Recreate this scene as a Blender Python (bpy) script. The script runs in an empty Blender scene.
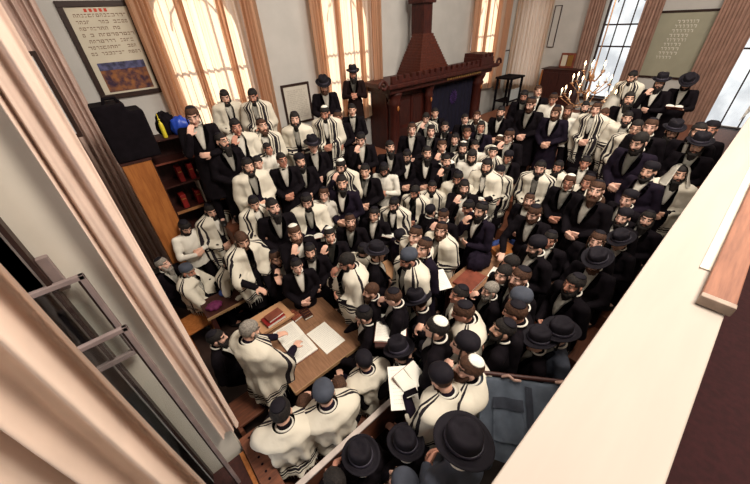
import bpy, bmesh, math, random
from mathutils import Vector, Matrix, Euler
from mathutils.bvhtree import BVHTree
random.seed(7)
SC = bpy.context.scene
COL = SC.collection
R = math.radians
# ------------------------------------------------------------------ camera frame
F_PX, HC = 320.0, 4.1
AZ = R(50.7)
_down = Vector((27, 458, F_PX)).normalized()
_fw = Vector((0, 0, 1)); _fw = (_fw - _down * _fw.dot(_down)).normalized()
_rt = _down.cross(_fw)
def lin(r):
    rr, ff = r.dot(_rt), r.dot(_fw)
    return Vector((ff*math.cos(AZ)+rr*math.sin(AZ), ff*math.sin(AZ)-rr*math.cos(AZ), -r.dot(_down)))
CAM = Vector((0, 0, HC))
def ray(px, py): return lin(Vector((px-375, py-242, F_PX)))
def on(px, py, ax, val):
    r = ray(px, py); t = (val-CAM[ax])/r[ax]
    return CAM + r*t
cam_d = bpy.data.cameras.new('camera'); cam = bpy.data.objects.new('camera', cam_d); COL.objects.link(cam)
cx, cy, cz = lin(Vector((1, 0, 0))), lin(Vector((0, -1, 0))), -lin(Vector((0, 0, 1)))
M = Matrix(((cx.x, cy.x, cz.x, 0), (cx.y, cy.y, cz.y, 0), (cx.z, cy.z, cz.z, HC), (0, 0, 0, 1)))
cam.matrix_world = M
cam_d.sensor_width = 36; cam_d.lens = F_PX/750*36; cam_d.clip_start = 0.05; cam_d.clip_end = 200
SC.camera = cam
# ------------------------------------------------------------------ materials
MATS = {}
def mat(name, col, rough=.7, noise=0, scale=8, col2=None, metal=0, bump=0, trans=0, emit=0, alpha=1, spec=.3, stretch=None, sheen=0):
    if name in MATS: return MATS[name]
    m = bpy.data.materials.new(name); m.use_nodes = True
    nt = m.node_tree; N = nt.nodes; L = nt.links
    b = N['Principled BSDF']; b.inputs['Roughness'].default_value = rough
    b.inputs['Metallic'].default_value = metal
    b.inputs['Specular IOR Level'].default_value = spec
    b.inputs['Base Color'].default_value = (*col, 1)
    if noise or col2 or bump:
        tc = N.new('ShaderNodeTexCoord'); mp = N.new('ShaderNodeMapping')
        if stretch: mp.inputs['Scale'].default_value = stretch
        tx = N.new('ShaderNodeTexNoise'); tx.inputs['Scale'].default_value = scale; tx.inputs['Detail'].default_value = 4
        L.new(tc.outputs['Object'], mp.inputs['Vector']); L.new(mp.outputs[0], tx.inputs['Vector'])
        if noise or col2:
            c2 = col2 or tuple(c*(1-noise) for c in col)
            cr = N.new('ShaderNodeValToRGB')
            cr.color_ramp.elements[0].position = .35; cr.color_ramp.elements[0].color = (*c2, 1)
            cr.color_ramp.elements[1].position = .65; cr.color_ramp.elements[1].color = (*col, 1)
            L.new(tx.outputs['Fac'], cr.inputs['Fac']); L.new(cr.outputs[0], b.inputs['Base Color'])
        if bump:
            bp = N.new('ShaderNodeBump'); bp.inputs['Strength'].default_value = bump; bp.inputs['Distance'].default_value = .01
            L.new(tx.outputs['Fac'], bp.inputs['Height']); L.new(bp.outputs[0], b.inputs['Normal'])
    if emit:
        b.inputs['Emission Color'].default_value = (*col, 1); b.inputs['Emission Strength'].default_value = emit
    if trans: b.inputs['Transmission Weight'].default_value = trans
    if sheen: b.inputs['Sheen Weight'].default_value = sheen
    MATS[name] = m
    return m
def cloth_translucent(name, col, tcol, fac):
    m = bpy.data.materials.new(name); m.use_nodes = True
    nt = m.node_tree; N = nt.nodes; L = nt.links
    for n in list(N): N.remove(n)
    o = N.new('ShaderNodeOutputMaterial'); mx = N.new('ShaderNodeMixShader'); d = N.new('ShaderNodeBsdfDiffuse'); t = N.new('ShaderNodeBsdfTranslucent')
    d.inputs[0].default_value = (*col, 1); t.inputs[0].default_value = (*tcol, 1); mx.inputs[0].default_value = fac
    L.new(d.outputs[0], mx.inputs[1]); L.new(t.outputs[0], mx.inputs[2]); L.new(mx.outputs[0], o.inputs[0])
    MATS[name] = m
    return m
BLACK = mat('black_wool', (.0065, .0045, .0065), .9, noise=.4, scale=14, bump=.2, spec=.08)
NAVY = mat('navy_wool', (.012, .008, .016), .9, noise=.3, scale=14, bump=.2, spec=.08)
DBROWN = mat('dark_brown_wool', (.014, .007, .007), .9, noise=.3, scale=14, bump=.2, spec=.08)
GREY = mat('grey_cloth', (.055, .062, .085), .85, noise=.3, scale=10, bump=.3)
JEAN = mat('slate_cloth', (.13, .155, .20), .85, noise=.35, scale=7, bump=.5)
WHITE = mat('white_cotton', (.66, .62, .55), .85, noise=.12, scale=9, bump=.3)
WHITE2 = mat('white_knit', (.72, .69, .62), .9, noise=.15, scale=40, bump=.5)
PAPER = mat('paper', (.74, .71, .64), .8, noise=.04, scale=20)
INK = mat('ink', (.08, .07, .07), .8)
REDINK = mat('red_ink', (.45, .05, .03), .8)
SKINS = [mat('skin_light', (.66, .38, .28), .6, noise=.12, scale=18), mat('skin_pink', (.68, .40, .31), .6, noise=.12, scale=18),
         mat('skin_ruddy', (.50, .23, .16), .6, noise=.15, scale=18)]
EYEW = mat('eye_white', (.6, .55, .5), .3); IRIS = mat('iris_dark', (.02, .012, .008), .3); LIP = mat('lip', (.36, .12, .09), .5)
BROW = mat('brow_hair', (.03, .018, .012), .9)
HAIRS = {'b': mat('hair_black', (.014, .010, .009), .8, noise=.5, scale=60, bump=.8), 'r': mat('hair_brown', (.07, .030, .016), .8, noise=.5, scale=60, bump=.8),
         'g': mat('hair_grey', (.26, .23, .20), .85, noise=.45, scale=60, bump=.8)}
FELT = mat('black_felt', (.010, .008, .012), .8, noise=.25, scale=20, bump=.15, spec=.15); BAND = mat('hat_ribbon', (.035, .03, .045), .45)
WIRE = mat('spectacle_metal', (.05, .04, .03), .3, metal=.8)
WALLM = mat('plaster_grey', (.44, .42, .40), .9, noise=.08, scale=3, bump=.1)
CREAM = mat('cream_plaster', (.58, .53, .46), .8, noise=.05, scale=5, bump=.15)
FLOORM = mat('dark_floor', (.035, .018, .014), .6, noise=.4, scale=5)
OAK = mat('orange_oak', (.36, .13, .035), .45, col2=(.25, .08, .02), scale=5, stretch=(6, 6, .7), bump=.1)
TABW = mat('table_walnut', (.26, .135, .075), .5, col2=(.19, .095, .05), scale=7, stretch=(8, .8, 3), bump=.1)
TABE = mat('table_edging', (.34, .20, .10), .5, noise=.2, scale=12)
DWOOD = mat('dark_red_wood', (.045, .012, .009), .5, col2=(.025, .007, .006), scale=6, stretch=(5, 5, 1))
BWOOD = mat('bench_wood', (.16, .055, .028), .5, col2=(.10, .035, .02), scale=6, stretch=(1, 7, 5))
ARKM = mat('ark_mahogany', (.055, .010, .006), .5, col2=(.028, .005, .004), scale=5, stretch=(4, 4, 1), bump=.2)
GOLD = mat('old_gold', (.5, .28, .08), .35, metal=.8); BRASS = mat('brass', (.55, .3, .16), .3, metal=.9)
DARKF = mat('dark_frame_wood', (.025, .010, .007), .45, noise=.3, scale=9); SASHM = mat('grey_painted_sash', (.24, .18, .17), .5, noise=.25, scale=9)
GLASSM = bpy.data.materials.new('window_glass'); GLASSM.use_nodes = True
_n = GLASSM.node_tree; _n.nodes.remove(_n.nodes['Principled BSDF']); _t = _n.nodes.new('ShaderNodeBsdfTransparent'); _g = _n.nodes.new('ShaderNodeBsdfGlossy'); _g.inputs['Roughness'].default_value = .02
_t.inputs[0].default_value = (.93, .95, .95, 1); _x = _n.nodes.new('ShaderNodeMixShader'); _x.inputs[0].default_value = .06; _n.links.new(_t.outputs[0], _x.inputs[1]); _n.links.new(_g.outputs[0], _x.inputs[2]); _n.links.new(_x.outputs[0], _n.nodes['Material Output'].inputs[0])
DRAPE = mat('pink_beige_drape', (.66, .50, .42), .85, noise=.12, scale=5, bump=.3)
DRAPE2 = mat('brown_drape', (.32, .19, .145), .85, noise=.2, scale=5, bump=.3)
SHEER = cloth_translucent('sheer_curtain', (.50, .34, .24), (.93, .76, .62), .62)
BUNCH = cloth_translucent('bunched_curtain', (.50, .30, .20), (.82, .55, .38), .45)
PLANKM = mat('worn_brown_plank', (.27, .115, .07), .6, col2=(.17, .07, .045), scale=6, stretch=(.8, 9, 9), bump=.2)
MAROON = mat('maroon_carpet', (.026, .005, .006), .95, noise=.3, scale=30, bump=.3)
BLUE = mat('blue_plastic', (.015, .05, .35), .35); BLUEC = mat('blue_velvet', (.03, .06, .22), .7, noise=.3, scale=12); PURPLE = mat('purple_velvet', (.13, .015, .07), .7, noise=.3, scale=12)
YELLOW = mat('yellow_plastic', (.55, .45, .03), .4); REDB = mat('red_leather', (.22, .012, .011), .45, noise=.3, scale=14); BROWNB = mat('brown_leather', (.19, .05, .03), .45, noise=.35, scale=12)
NAVYV = mat('navy_velvet', (.005, .004, .016), .9, noise=.3, scale=10); VIOLET = mat('violet_embroidery', (.035, .012, .08), .6)
CARD = mat('tan_card', (.46, .25, .13), .8, noise=.12, scale=8)
def shawl_mat(ub, vb):
    m = bpy.data.materials.new('striped_wool_shawl'); m.use_nodes = True
    nt = m.node_tree; N = nt.nodes; L = nt.links; b = N['Principled BSDF']; b.inputs['Roughness'].default_value = .9; b.inputs['Specular IOR Level'].default_value = .1
    uv = N.new('ShaderNodeUVMap'); sp = N.new('ShaderNodeSeparateXYZ'); L.new(uv.outputs[0], sp.inputs[0])
    def band(sock, lo, hi):
        a = N.new('ShaderNodeMath'); a.operation = 'GREATER_THAN'; a.inputs[1].default_value = lo; L.new(sock, a.inputs[0])
        c = N.new('ShaderNodeMath'); c.operation = 'LESS_THAN'; c.inputs[1].default_value = hi; L.new(sock, c.inputs[0])
        d = N.new('ShaderNodeMath'); d.operation = 'MULTIPLY'; L.new(a.outputs[0], d.inputs[0]); L.new(c.outputs[0], d.inputs[1]); return d.outputs[0]
    outs = [band(sp.outputs[0], *r) for r in ub]+[band(sp.outputs[1], *r) for r in vb]
    cur = outs[0]
    for o in outs[1:]:
        mx = N.new('ShaderNodeMath'); mx.operation = 'MAXIMUM'; L.new(cur, mx.inputs[0]); L.new(o, mx.inputs[1]); cur = mx.outputs[0]
    mi = N.new('ShaderNodeMix'); mi.data_type = 'RGBA'; mi.inputs[6].default_value = (.60, .55, .46, 1); mi.inputs[7].default_value = (.02, .016, .02, 1)
    L.new(cur, mi.inputs[0]); L.new(mi.outputs[2], b.inputs['Base Color'])
    tc = N.new('ShaderNodeTexCoord'); tx = N.new('ShaderNodeTexNoise'); tx.inputs['Scale'].default_value = 12
    L.new(tc.outputs['Object'], tx.inputs['Vector'])
    bp = N.new('ShaderNodeBump'); bp.inputs['Strength'].default_value = .35; bp.inputs['Distance'].default_value = .02; L.new(tx.outputs['Fac'], bp.inputs['Height']); L.new(bp.outputs[0], b.inputs['Normal'])
    return m
_hem = [(.85, .87), (.885, .915), (.93, .945)]
SHAWLS = [shawl_mat([(.215, .235), (.248, .27), (.73, .752), (.765, .785)], _hem), shawl_mat([(.035, .052), (.068, .105), (.12, .137), (.863, .88), (.895, .932), (.948, .965)], _hem),
          shawl_mat([(.20, .218), (.782, .80)], [(.48, .50), (.515, .55), (.57, .59)]+_hem), shawl_mat([(.09, .12), (.135, .15), (.85, .865), (.88, .91)], _hem), shawl_mat([(.145, .165), (.18, .20), (.80, .82), (.835, .855)], [(.60, .62), (.64, .67)]+_hem)]
SHAWL = SHAWLS[0]
# ------------------------------------------------------------------ mesh helpers
def v3(*a): return Vector(a)
def add_capsule(bm, a, b, ra, rb, seg=12, rings=4):
    a, b = Vector(a), Vector(b); ax = b-a; L = ax.length
    if L < 1e-5: ax = Vector((0, 0, 1)); L = 1e-5
    q = ax.to_track_quat('Z', 'Y').to_matrix()
    prof = []
    for i in range(rings+1):
        t = -math.pi/2 + math.pi/2*i/rings; prof.append((ra*math.cos(t), ra*math.sin(t)))
    for i in range(rings+1):
        t = math.pi/2*i/rings; prof.append((rb*math.cos(t), L+rb*math.sin(t)))
    add_profile(bm, prof, seg, q, a)
def add_profile(bm, prof, seg, q=None, o=Vector((0, 0, 0)), sx=1, sy=1):
    q = q or Matrix.Identity(3); rows = []
    for r, z in prof:
        if r < 1e-4: rows.append([bm.verts.new(o+q@Vector((0, 0, z)))])
        else: rows.append([bm.verts.new(o+q@Vector((r*sx*math.cos(2*math.pi*k/seg), r*sy*math.sin(2*math.pi*k/seg), z))) for k in range(seg)])
    for A, B in zip(rows, rows[1:]):
        for k in range(seg):
            j = (k+1) % seg
            if len(A) == 1 and len(B) == 1: continue
            if len(A) == 1: bm.faces.new((A[0], B[j], B[k]))
            elif len(B) == 1: bm.faces.new((A[k], A[j], B[0]))
            else: bm.faces.new((A[k], A[j], B[j], B[k]))
    if len(rows[0]) > 1: bm.faces.new(list(reversed(rows[0])))
    if len(rows[-1]) > 1: bm.faces.new(rows[-1])
def add_ell(bm, c, r, rot=None, seg=16, rings=10):
    q = rot or Matrix.Identity(3); c = Vector(c); rows = []
    for i in range(rings+1):
        t = -math.pi/2+math.pi*i/rings
        if i in (0, rings): rows.append([bm.verts.new(c+q@Vector((0, 0, r[2]*math.sin(t))))])
        else: rows.append([bm.verts.new(c+q@Vector((r[0]*math.cos(t)*math.cos(2*math.pi*k/seg), r[1]*math.cos(t)*math.sin(2*math.pi*k/seg), r[2]*math.sin(t)))) for k in range(seg)])
    for A, B in zip(rows, rows[1:]):
        for k in range(seg):
            j = (k+1) % seg
            if len(A) == 1: bm.faces.new((A[0], B[j], B[k]))
            elif len(B) == 1: bm.faces.new((A[k], A[j], B[0]))
            else: bm.faces.new((A[k], A[j], B[j], B[k]))
def add_box(bm, lo, hi, m=None, bev=0):
    lo, hi = Vector(lo), Vector(hi)
    vs = [bm.verts.new((x, y, z)) for x in (lo.x, hi.x) for y in (lo.y, hi.y) for z in (lo.z, hi.z)]
    fs = [bm.faces.new([vs[i] for i in f]) for f in ((0, 1, 3, 2), (4, 6, 7, 5), (0, 4, 5, 1), (2, 3, 7, 6), (0, 2, 6, 4), (1, 5, 7, 3))]
    if bev:
        es = list({e for f in fs for e in f.edges})
        r = bmesh.ops.bevel(bm, geom=es, offset=bev, segments=2, profile=.5, affect='EDGES')
        vs = list({v for f in r['faces'] for v in f.verts} | {v for v in vs if v.is_valid})
    if m is not None: bmesh.ops.transform(bm, matrix=m, verts=[v for v in vs if v.is_valid])
    return vs
def add_tube(bm, pts, r, seg=8):
    for a, b in zip(pts, pts[1:]): add_capsule(bm, a, b, r, r, seg, 2)
def mesh_from(bm, name, mats, smooth=False):
    me = bpy.data.meshes.new(name); bmesh.ops.recalc_face_normals(bm, faces=bm.faces); bm.to_mesh(me); bm.free()
    for m in (mats if isinstance(mats, (list, tuple)) else [mats]): me.materials.append(m)
    if smooth: me.polygons.foreach_set('use_smooth', [True]*len(me.polygons))
    return me
def remesh(bm, name, vox, mats, smooth=3, fac=.5, disp=0):
    bmesh.ops.recalc_face_normals(bm, faces=bm.faces)
    me = bpy.data.meshes.new('tmp'); bm.to_mesh(me); bm.free()
    o = bpy.data.objects.new('tmp', me); COL.objects.link(o)
    md = o.modifiers.new('r', 'REMESH'); md.mode = 'VOXEL'; md.voxel_size = vox; md.use_smooth_shade = True
    if smooth: s = o.modifiers.new('s', 'SMOOTH'); s.iterations = smooth; s.factor = fac
    dg = bpy.context.evaluated_depsgraph_get(); dg.update()
    out = bpy.data.meshes.new_from_object(o.evaluated_get(dg)); out.name = name
    bpy.data.objects.remove(o); bpy.data.meshes.remove(me)
    out.materials.clear()
    for m in (mats if isinstance(mats, (list, tuple)) else [mats]): out.materials.append(m)
    if disp:
        rnd = random.Random(3)
        for v in out.vertices: v.co += v.normal*rnd.uniform(-disp, disp)
    out.polygons.foreach_set('use_smooth', [True]*len(out.polygons))
    return out
def link(name, me, parent=None, loc=None):
    o = bpy.data.objects.new(name, me); COL.objects.link(o)
    if parent: o.parent = parent
    if loc is not None: o.location = loc
    return o
def part(name, bm, m, parent, smooth=False, label=None):
    o = link(name, mesh_from(bm, name, m, smooth), parent)
    if label: o['label'] = label
    return o
def tag(o, label, cat, group=None, kind=None):
    o['label'] = label; o['category'] = cat
    if group: o['group'] = group
    if kind: o['kind'] = kind
    return o
def thing(name, label, cat, loc=(0, 0, 0), rz=0, group=None):
    o = link(name, None); o.location = loc; o.rotation_euler = (0, 0, rz); return tag(o, label, cat, group)
def struct(name, bm, m, parent=None, smooth=False):
    o = link(name, mesh_from(bm, name, m, smooth), parent)
    if not parent: o['kind'] = 'structure'
    return o
def box_part(name, lo, hi, m, parent, bev=0, label=None):
    bm = bmesh.new(); add_box(bm, lo, hi, bev=bev); return part(name, bm, m, parent, label=label)
# ------------------------------------------------------------------ room shell
UB, VA, ZC, UC = 12.46, 6.9, 8.2, -.5
def wall_with_holes(name, axis, pos, thick, a0, a1, holes, z0, z1, m):
    """axis 'v': wall in plane y=pos running along x; axis 'u': plane x=pos running along y.  holes: (a0,a1,zlo,zspring)"""
    def P(a, d, z): return Vector((a, pos+d, z)) if axis == 'v' else Vector((pos+d, a, z))
    bm = bmesh.new()
    def prism(poly):
        f0 = [bm.verts.new(P(a, 0, z)) for a, z in poly]; f1 = [bm.verts.new(P(a, thick, z)) for a, z in poly]
        bm.faces.new(f0); bm.faces.new(list(reversed(f1))); n = len(poly)
        for i in range(n): bm.faces.new((f0[i], f1[i], f1[(i+1) % n], f0[(i+1) % n]))
    cur = a0
    for (h0, h1, zl, zs) in sorted(holes):
        prism([(cur, z0), (h0, z0), (h0, z1), (cur, z1)])
        prism([(h0, z0), (h1, z0), (h1, zl), (h0, zl)])
        r = (h1-h0)/2; c = (h0+h1)/2; n = 16
        for i in range(n):
            t0 = math.pi*(1-i/n); t1 = math.pi*(1-(i+1)/n)
            x0, y0 = c+r*math.cos(t0), zs+r*math.sin(t0); x1, y1 = c+r*math.cos(t1), zs+r*math.sin(t1)
            prism([(x0, y0), (x1, y1), (x1, z1), (x0, z1)])
        cur = h1
    prism([(cur, z0), (a1, z0), (a1, z1), (cur, z1)])
    return struct(name, bm, m)
WA = [(1.42, 2.82, 2.3, 4.25), (4.42, 5.82, 2.3, 4.25), (10.0, 11.4, 2.1, 4.2)]
WB = [(5.8, 6.7, 1.9, 4.1), (3.1, 4.15, 1.7, 4.15), (-.1, 1.0, 1.3, 3.9)]
wall_with_holes('wall_back', 'v', VA, .3, UC-.3, UB+.3, WA, 0, ZC, WALLM)
wall_with_holes('wall_right', 'u', UB, .3, -3, VA, WB, 0, ZC, WALLM)
bm = bmesh.new(); add_box(bm, (UC-.1, 2.0, 0), (UC, VA, ZC)); struct('wall_left', bm, WALLM)
bm = bmesh.new(); add_box(bm, (UC-.3, -3, 0), (UC-.3+.02, .6, ZC)); struct('wall_side', bm, WALLM)
bm = bmesh.new(); add_box(bm, (UC-.5, -3.3, 0), (UB+.3, -3, ZC)); struct('wall_front', bm, WALLM)
bm = bmesh.new(); add_box(bm, (UC-1.2, -3.3, -.2), (UB+.3, VA+.3, 0)); struct('floor', bm, FLOORM)
bm = bmesh.new(); add_box(bm, (UC-1.2, -3.3, ZC), (UB+.3, VA+.3, ZC+.2)); struct('ceiling', bm, mat('ceiling_paint', (.6, .57, .53), .9))
bm = bmesh.new(); add_box(bm, (.3, -3, 1.95), (UB, -.16, 2.15)); struct('floor_gallery', bm, MAROON)
# jamb wall at the left of the near opening
bm = bmesh.new(); add_box(bm, (-.66, 2.0, 0), (-.17, 2.16, ZC)); struct('wall_jamb', bm, CREAM)
def window(n, axis, pos, h, curtains=True):
    a0, a1, zl, zs = h
    def P(a, d, z): return Vector((a, pos+d, z)) if axis == 'v' else Vector((pos+d, a, z))
    root = link('window_%d' % n, None); root['kind'] = 'structure'
    def seg(bm, pts, r):
        for p, q in zip(pts, pts[1:]): add_capsule(bm, P(*p), P(*q), r, r, 6, 2)
    r = (a1-a0)/2; c = (a0+a1)/2; arc = [(c-(r-.02)*math.cos(math.pi*i/16), .12, zs+(r-.02)*math.sin(math.pi*i/16)) for i in range(17)]
    bm = bmesh.new(); seg(bm, [(a0+.02, .12, zl)]+arc+[(a1-.02, .12, zl), (a0+.02, .12, zl)], .035); part('window_frame', bm, DARKF, root)
    bm = bmesh.new()
    for f in (.34, .66): seg(bm, [(a0+(a1-a0)*f, .12, zl), (a0+(a1-a0)*f, .12, zs+r*.85)], .018)
    for z in (3.08, 3.62): seg(bm, [(a0, .12, z), (a1, .12, z)], .022)
    for k in (0.6,): seg(bm, [(c-r*k*math.cos(math.pi*i/12), .12, zs+r*k*math.sin(math.pi*i/12)) for i in range(13)], .015)
    part('window_muntins', bm, DARKF, root)
    bm = bmesh.new(); vs = [bm.verts.new(P(a0, .13, zl)), bm.verts.new(P(a1, .13, zl))]+[bm.verts.new(P(x, .13, z)) for x, d, z in reversed(arc)]
    bm.faces.new(vs); part('window_pane', bm, GLASSM, root)
    bm = bmesh.new(); p, q = P(a0-.08, -.1, zl-.06), P(a1+.08, .28, zl)
    add_box(bm, (min(p.x, q.x), min(p.y, q.y), p.z), (max(p.x, q.x), max(p.y, q.y), q.z), bev=.01); part('window_sill', bm, DARKF, root)
wn = 0
for h in WA: wn += 1; window(wn, 'v', VA, h)
for h in WB: wn += 1; window(wn, 'u', UB, h)
def curtain(name, axis, pos, a0, a1, z0, z1, m, pleats, depth, label, gather=0, n=110, parent=None, seed=0, rows=14):
    """pleated cloth with rings on a rod"""
    rnd = random.Random(seed); ph = [rnd.uniform(0, 6.28) for _ in range(4)]
    def P(a, d, z): return Vector((a, pos+d, z)) if axis == 'v' else Vector((pos+d, a, z))
    bm = bmesh.new(); rws = []
    for j in range(rows+1):
        t = j/rows; z = z1+(z0-z1)*t; row = []
        for i in range(n+1):
            s = i/n
            w = s+gather*math.sin(math.pi*2*s)*.05*(1-t)
            a = a0+(a1-a0)*w + .012*math.sin(5*t+6*s+ph[0])
            d = depth*(math.sin(2*math.pi*pleats*s+ph[1]+.5*math.sin(3*t+ph[2]))+.45*math.sin(2*math.pi*pleats*1.7*s+ph[3]+t))
            row.append(bm.verts.new(P(a, d-.0, z)))
        rws.append(row)
    for A, B in zip(rws, rws[1:]):
        for i in range(n): bm.faces.new((A[i], A[i+1], B[i+1], B[i]))
    o = link(name, mesh_from(bm, name, m, True)); 
    if parent: o.parent = parent
    else: tag(o, label, 'curtain', 'window curtains' if 'window' in label else None)
    return o
def bunch(axis, pos, a, w, z0, z1, m, label, seed): return curtain('curtain', axis, pos, a-w/2, a+w/2, z0, z1, m, max(3, w/.075), .035, label, n=60, seed=seed)
names = ['left', 'middle', 'third']
for i, (h, c) in enumerate(zip(WA, [(1.13, 3.05), (4.18, 6.05), (9.75, 11.75)])):
    place = ['window right of the large framed poster', 'window left of the wooden ark', 'window right of the wooden ark'][i]
    curtain('sheer_curtain', 'v', VA-.13, c[0]+.16, c[1]-.16, [2.25, 2.0, 1.9][i], 5.7, SHEER, 15, .022, 'sunlit peach sheer curtain filling the '+place, n=200, seed=i)
    for q, f in enumerate((.36, .68)): curtain('curtain', 'v', VA-.17, c[0]+(c[1]-c[0])*f-.06, c[0]+(c[1]-c[0])*f+.07, [2.25, 2.0, 1.9][i], 5.7, BUNCH, 3, .03, ['left', 'right'][q]+' inner gathered fold of the curtain in the '+place, n=40, seed=50+i*2+q)
    bunch('v', VA-.2, c[0]+.14, .3, [2.0, 1.9, 1.8][i], 5.7, BUNCH, 'bunched left edge drape of the '+place, 10+i)
    bunch('v', VA-.2, c[1]-.14, .3, [2.0, 1.9, 1.8][i], 5.7, BUNCH, 'bunched right edge drape of the '+place, 20+i)
curtain('sheer_curtain', 'u', UB-.13, 5.62, 6.82, 1.7, 5.6, SHEER, 11, .022, 'narrow sunlit peach sheer curtain on the window nearest the far corner', n=150, seed=5)
bunch('u', UB-.18, 4.35, .42, 1.5, 5.6, DRAPE2, 'beige drape on the left of the bare window behind the chandelier', 31)
bunch('u', UB-.18, 2.98, .42, 1.5, 5.6, DRAPE2, 'beige drape between the bare window and the notice board', 32)
bunch('u', UB-.2, 1.28, .75, 1.0, 5.6, DRAPE2, 'wide brown drape right of the notice board', 33)
bunch('u', UB-.2, -.1, .5, 1.0, 5.6, DRAPE2, 'brown drape right of the rightmost window by the parapet', 34)
# corner drape and the near left curtains
curtain('curtain', 'v', VA-.35, -.42, .12, .35, 5.8, mat('rosy_drape', (.52, .37, .32), .85, noise=.12, scale=5, bump=.3), 6, .045, 'rosy brown floor-length drape hanging in the corner left of the large poster', n=90, seed=41)
curtain('curtain', 'v', 1.93, -.235, -.075, 1.22, 5.4, DRAPE, 2.6, .022, 'pink-beige drape with a loose hem hanging beside the cream jamb', n=60, seed=43)
curtain('curtain', 'v', .9, -1.35, -.235, 1.6, 5.4, mat('near_tan_curtain', (.70, .54, .45), .85, noise=.1, scale=5, bump=.3), 11, .035, 'wide pleated tan curtain in the near lower left foreground', n=220, seed=44)
# two open casement sashes before the jamb, one above the other
for nm, vv, pl, pr_, zb, lab in (('upper', 1.93, (35, 293), (82, 272), None, 'upper open grey-brown glazed sash before the cream jamb'), ('lower', 1.74, (70, 350), (127, 326), -1.75, 'lower open grey-brown glazed sash in front of the upper one')):
    a_, b_ = on(*pl, 1, vv), on(*pr_, 1, vv)
    x0_, x1_, z1_ = a_.x-.05, b_.x, (a_.z+b_.z)/2
    t = thing('casement_sash', lab, 'window sash', (x0_, vv, z1_-1)); W_ = x1_-x0_; zb = zb if zb is not None else .40
    zlo = zb+0 if zb < 0 else 1-.62
    box_part('top_rail', (0, -.014, .972), (W_, .014, 1.0), SASHM, t, bev=.004); box_part('bottom_rail', (0, -.014, zlo), (W_, .014, zlo+.03), SASHM, t)
    box_part('stile', (W_-.026, -.014, zlo), (W_, .014, 1.0), SASHM, t, bev=.004); box_part('glazing_bead', (W_-.036, -.006, zlo), (W_-.026, .006, .975), DARKF, t)
    box_part('stile', (0, -.014, zlo), (.024, .014, 1.0), SASHM, t, bev=.003); box_part('glass_pane', (.02, -.002, zlo), (W_-.03, .002, .98), GLASSM, t)
bm = bmesh.new()
add_box(bm, (-.475, 1.93, .3), (-.455, 1.995, 4.9), bev=.003); add_box(bm, (-.64, 1.93, .3), (-.615, 1.995, 4.9)); o = struct('trim_1', bm, DARKF)
bm = bmesh.new(); add_box(bm, (-.455, 1.96, 3.05), (-.41, 1.995, 3.25), bev=.004); struct('trim_2', bm, SASHM)
# second sash deeper on the left wall
t = thing('casement_sash', 'small dark-framed open sash high on the left wall by the corner drape', 'window sash', (-.30, 5.0, 3.2))
box_part('top_rail', (0, -.02, .76), (.19, .02, .80), DARKF, t); box_part('stile', (0, -.02, 0), (.04, .02, .76), DARKF, t)
box_part('stile', (.15, -.02, 0), (.19, .02, .76), DARKF, t); box_part('bottom_rail', (0, -.02, -.04), (.19, .02, 0), DARKF, t)
box_part('painted_panel', (.04, -.008, 0), (.15, .008, .76), mat('pale_panel', (.62, .6, .6), .6), t)
# ------------------------------------------------------------------ parapet and gallery
bm = bmesh.new(); add_box(bm, (-.4, -.17, 0), (UB, .055, 3.27)); 
o = struct('wall_parapet', bm, CREAM)
bm = bmesh.new(); add_box(bm, (-.4, -.175, 3.27), (UB, .06, 3.30), bev=.004); struct('trim_3', bm, mat('parapet_top_board', (.38, .325, .285), .6, noise=.07, scale=4, bump=.1, stretch=(.4, 3, 1)))
bm = bmesh.new(); add_box(bm, (1.45, -.115, 3.30), (UB, -.075, 3.306)); struct('trim_4', bm, CREAM)
t = thing('plank', 'worn brown wooden plank lying along the pale parapet top', 'plank', (0, 0, 0))
box_part('board', (1.25, -.185, 3.302), (6.0, -.105, 3.335), PLANKM, t, bev=.004)
box_part('end_strip', (1.225, -.186, 3.302), (1.25, -.104, 3.338), mat('pale_bare_wood', (.34, .26, .21), .7, noise=.3, scale=30), t, bev=.003, label='pale bare end strip')
# pale cloth folded over the far parapet
bm = bmesh.new(); rows = []
for i in range(31):
    s = i/30; row = []
    for j in range(13):
        q = j/12; x = 4.2+1.5*s; y = -.17+.28*q; z = 3.345+.02*math.sin(9*s+4*q)+.012*math.sin(17*q)-(max(0, q-.8)*.5)
        row.append(bm.verts.new((x, y, z)))
    rows.append(row)
for A, B in zip(rows, rows[1:]):
    for j in range(12): bm.faces.new((A[j], A[j+1], B[j+1], B[j]))
bmesh.ops.solidify(bm, geom=bm.faces[:], thickness=.012)
tag(link('folded_cloth', mesh_from(bm, 'folded_cloth', mat('pale_grey_cloth', (.5, .47, .45), .9, noise=.15, scale=8, bump=.4), True)), 'pale grey cloth laid over the far end of the parapet', 'cloth')
# ------------------------------------------------------------------ bleachers
def hfun(u, v):
    a = 0
    if u > 1.3 and v < 5.95 or u > 1.3 and u < 5.1:
        if u < 5.1:
            for k, vv in enumerate((3.75, 4.15, 4.5, 4.85, 5.2)):
                if v > vv: a = (.25, .55, .9, 1.2, 1.5)[k]
        else:
            for k, vv in enumerate((3.75, 4.3, 4.9)):
                if v > vv: a = (.25, .45, .65)[k]
    b = 0; s = 1.0 if v < 1.0 else 0
    for k, uu in enumerate((4.6, 5.4, 6.2, 7.0, 8.0, 9.0)):
        if u > uu-s: b = (.2, .45, .7, .95, 1.2, 1.4)[k]
    if v > 5.95 and u >= 5.1: b = 0
    return max(a, b)
us = [1.3, 3.6, 4.4, 4.6, 5.1, 5.4, 6.0, 6.2, 7.0, 8.0, 9.0, 11.9]; us = sorted(set(us)); vsx = [.2, 1.0, 3.75, 4.15, 4.3, 4.5, 4.85, 4.9, 5.2, 5.95, 6.5]
fn = 1
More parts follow.
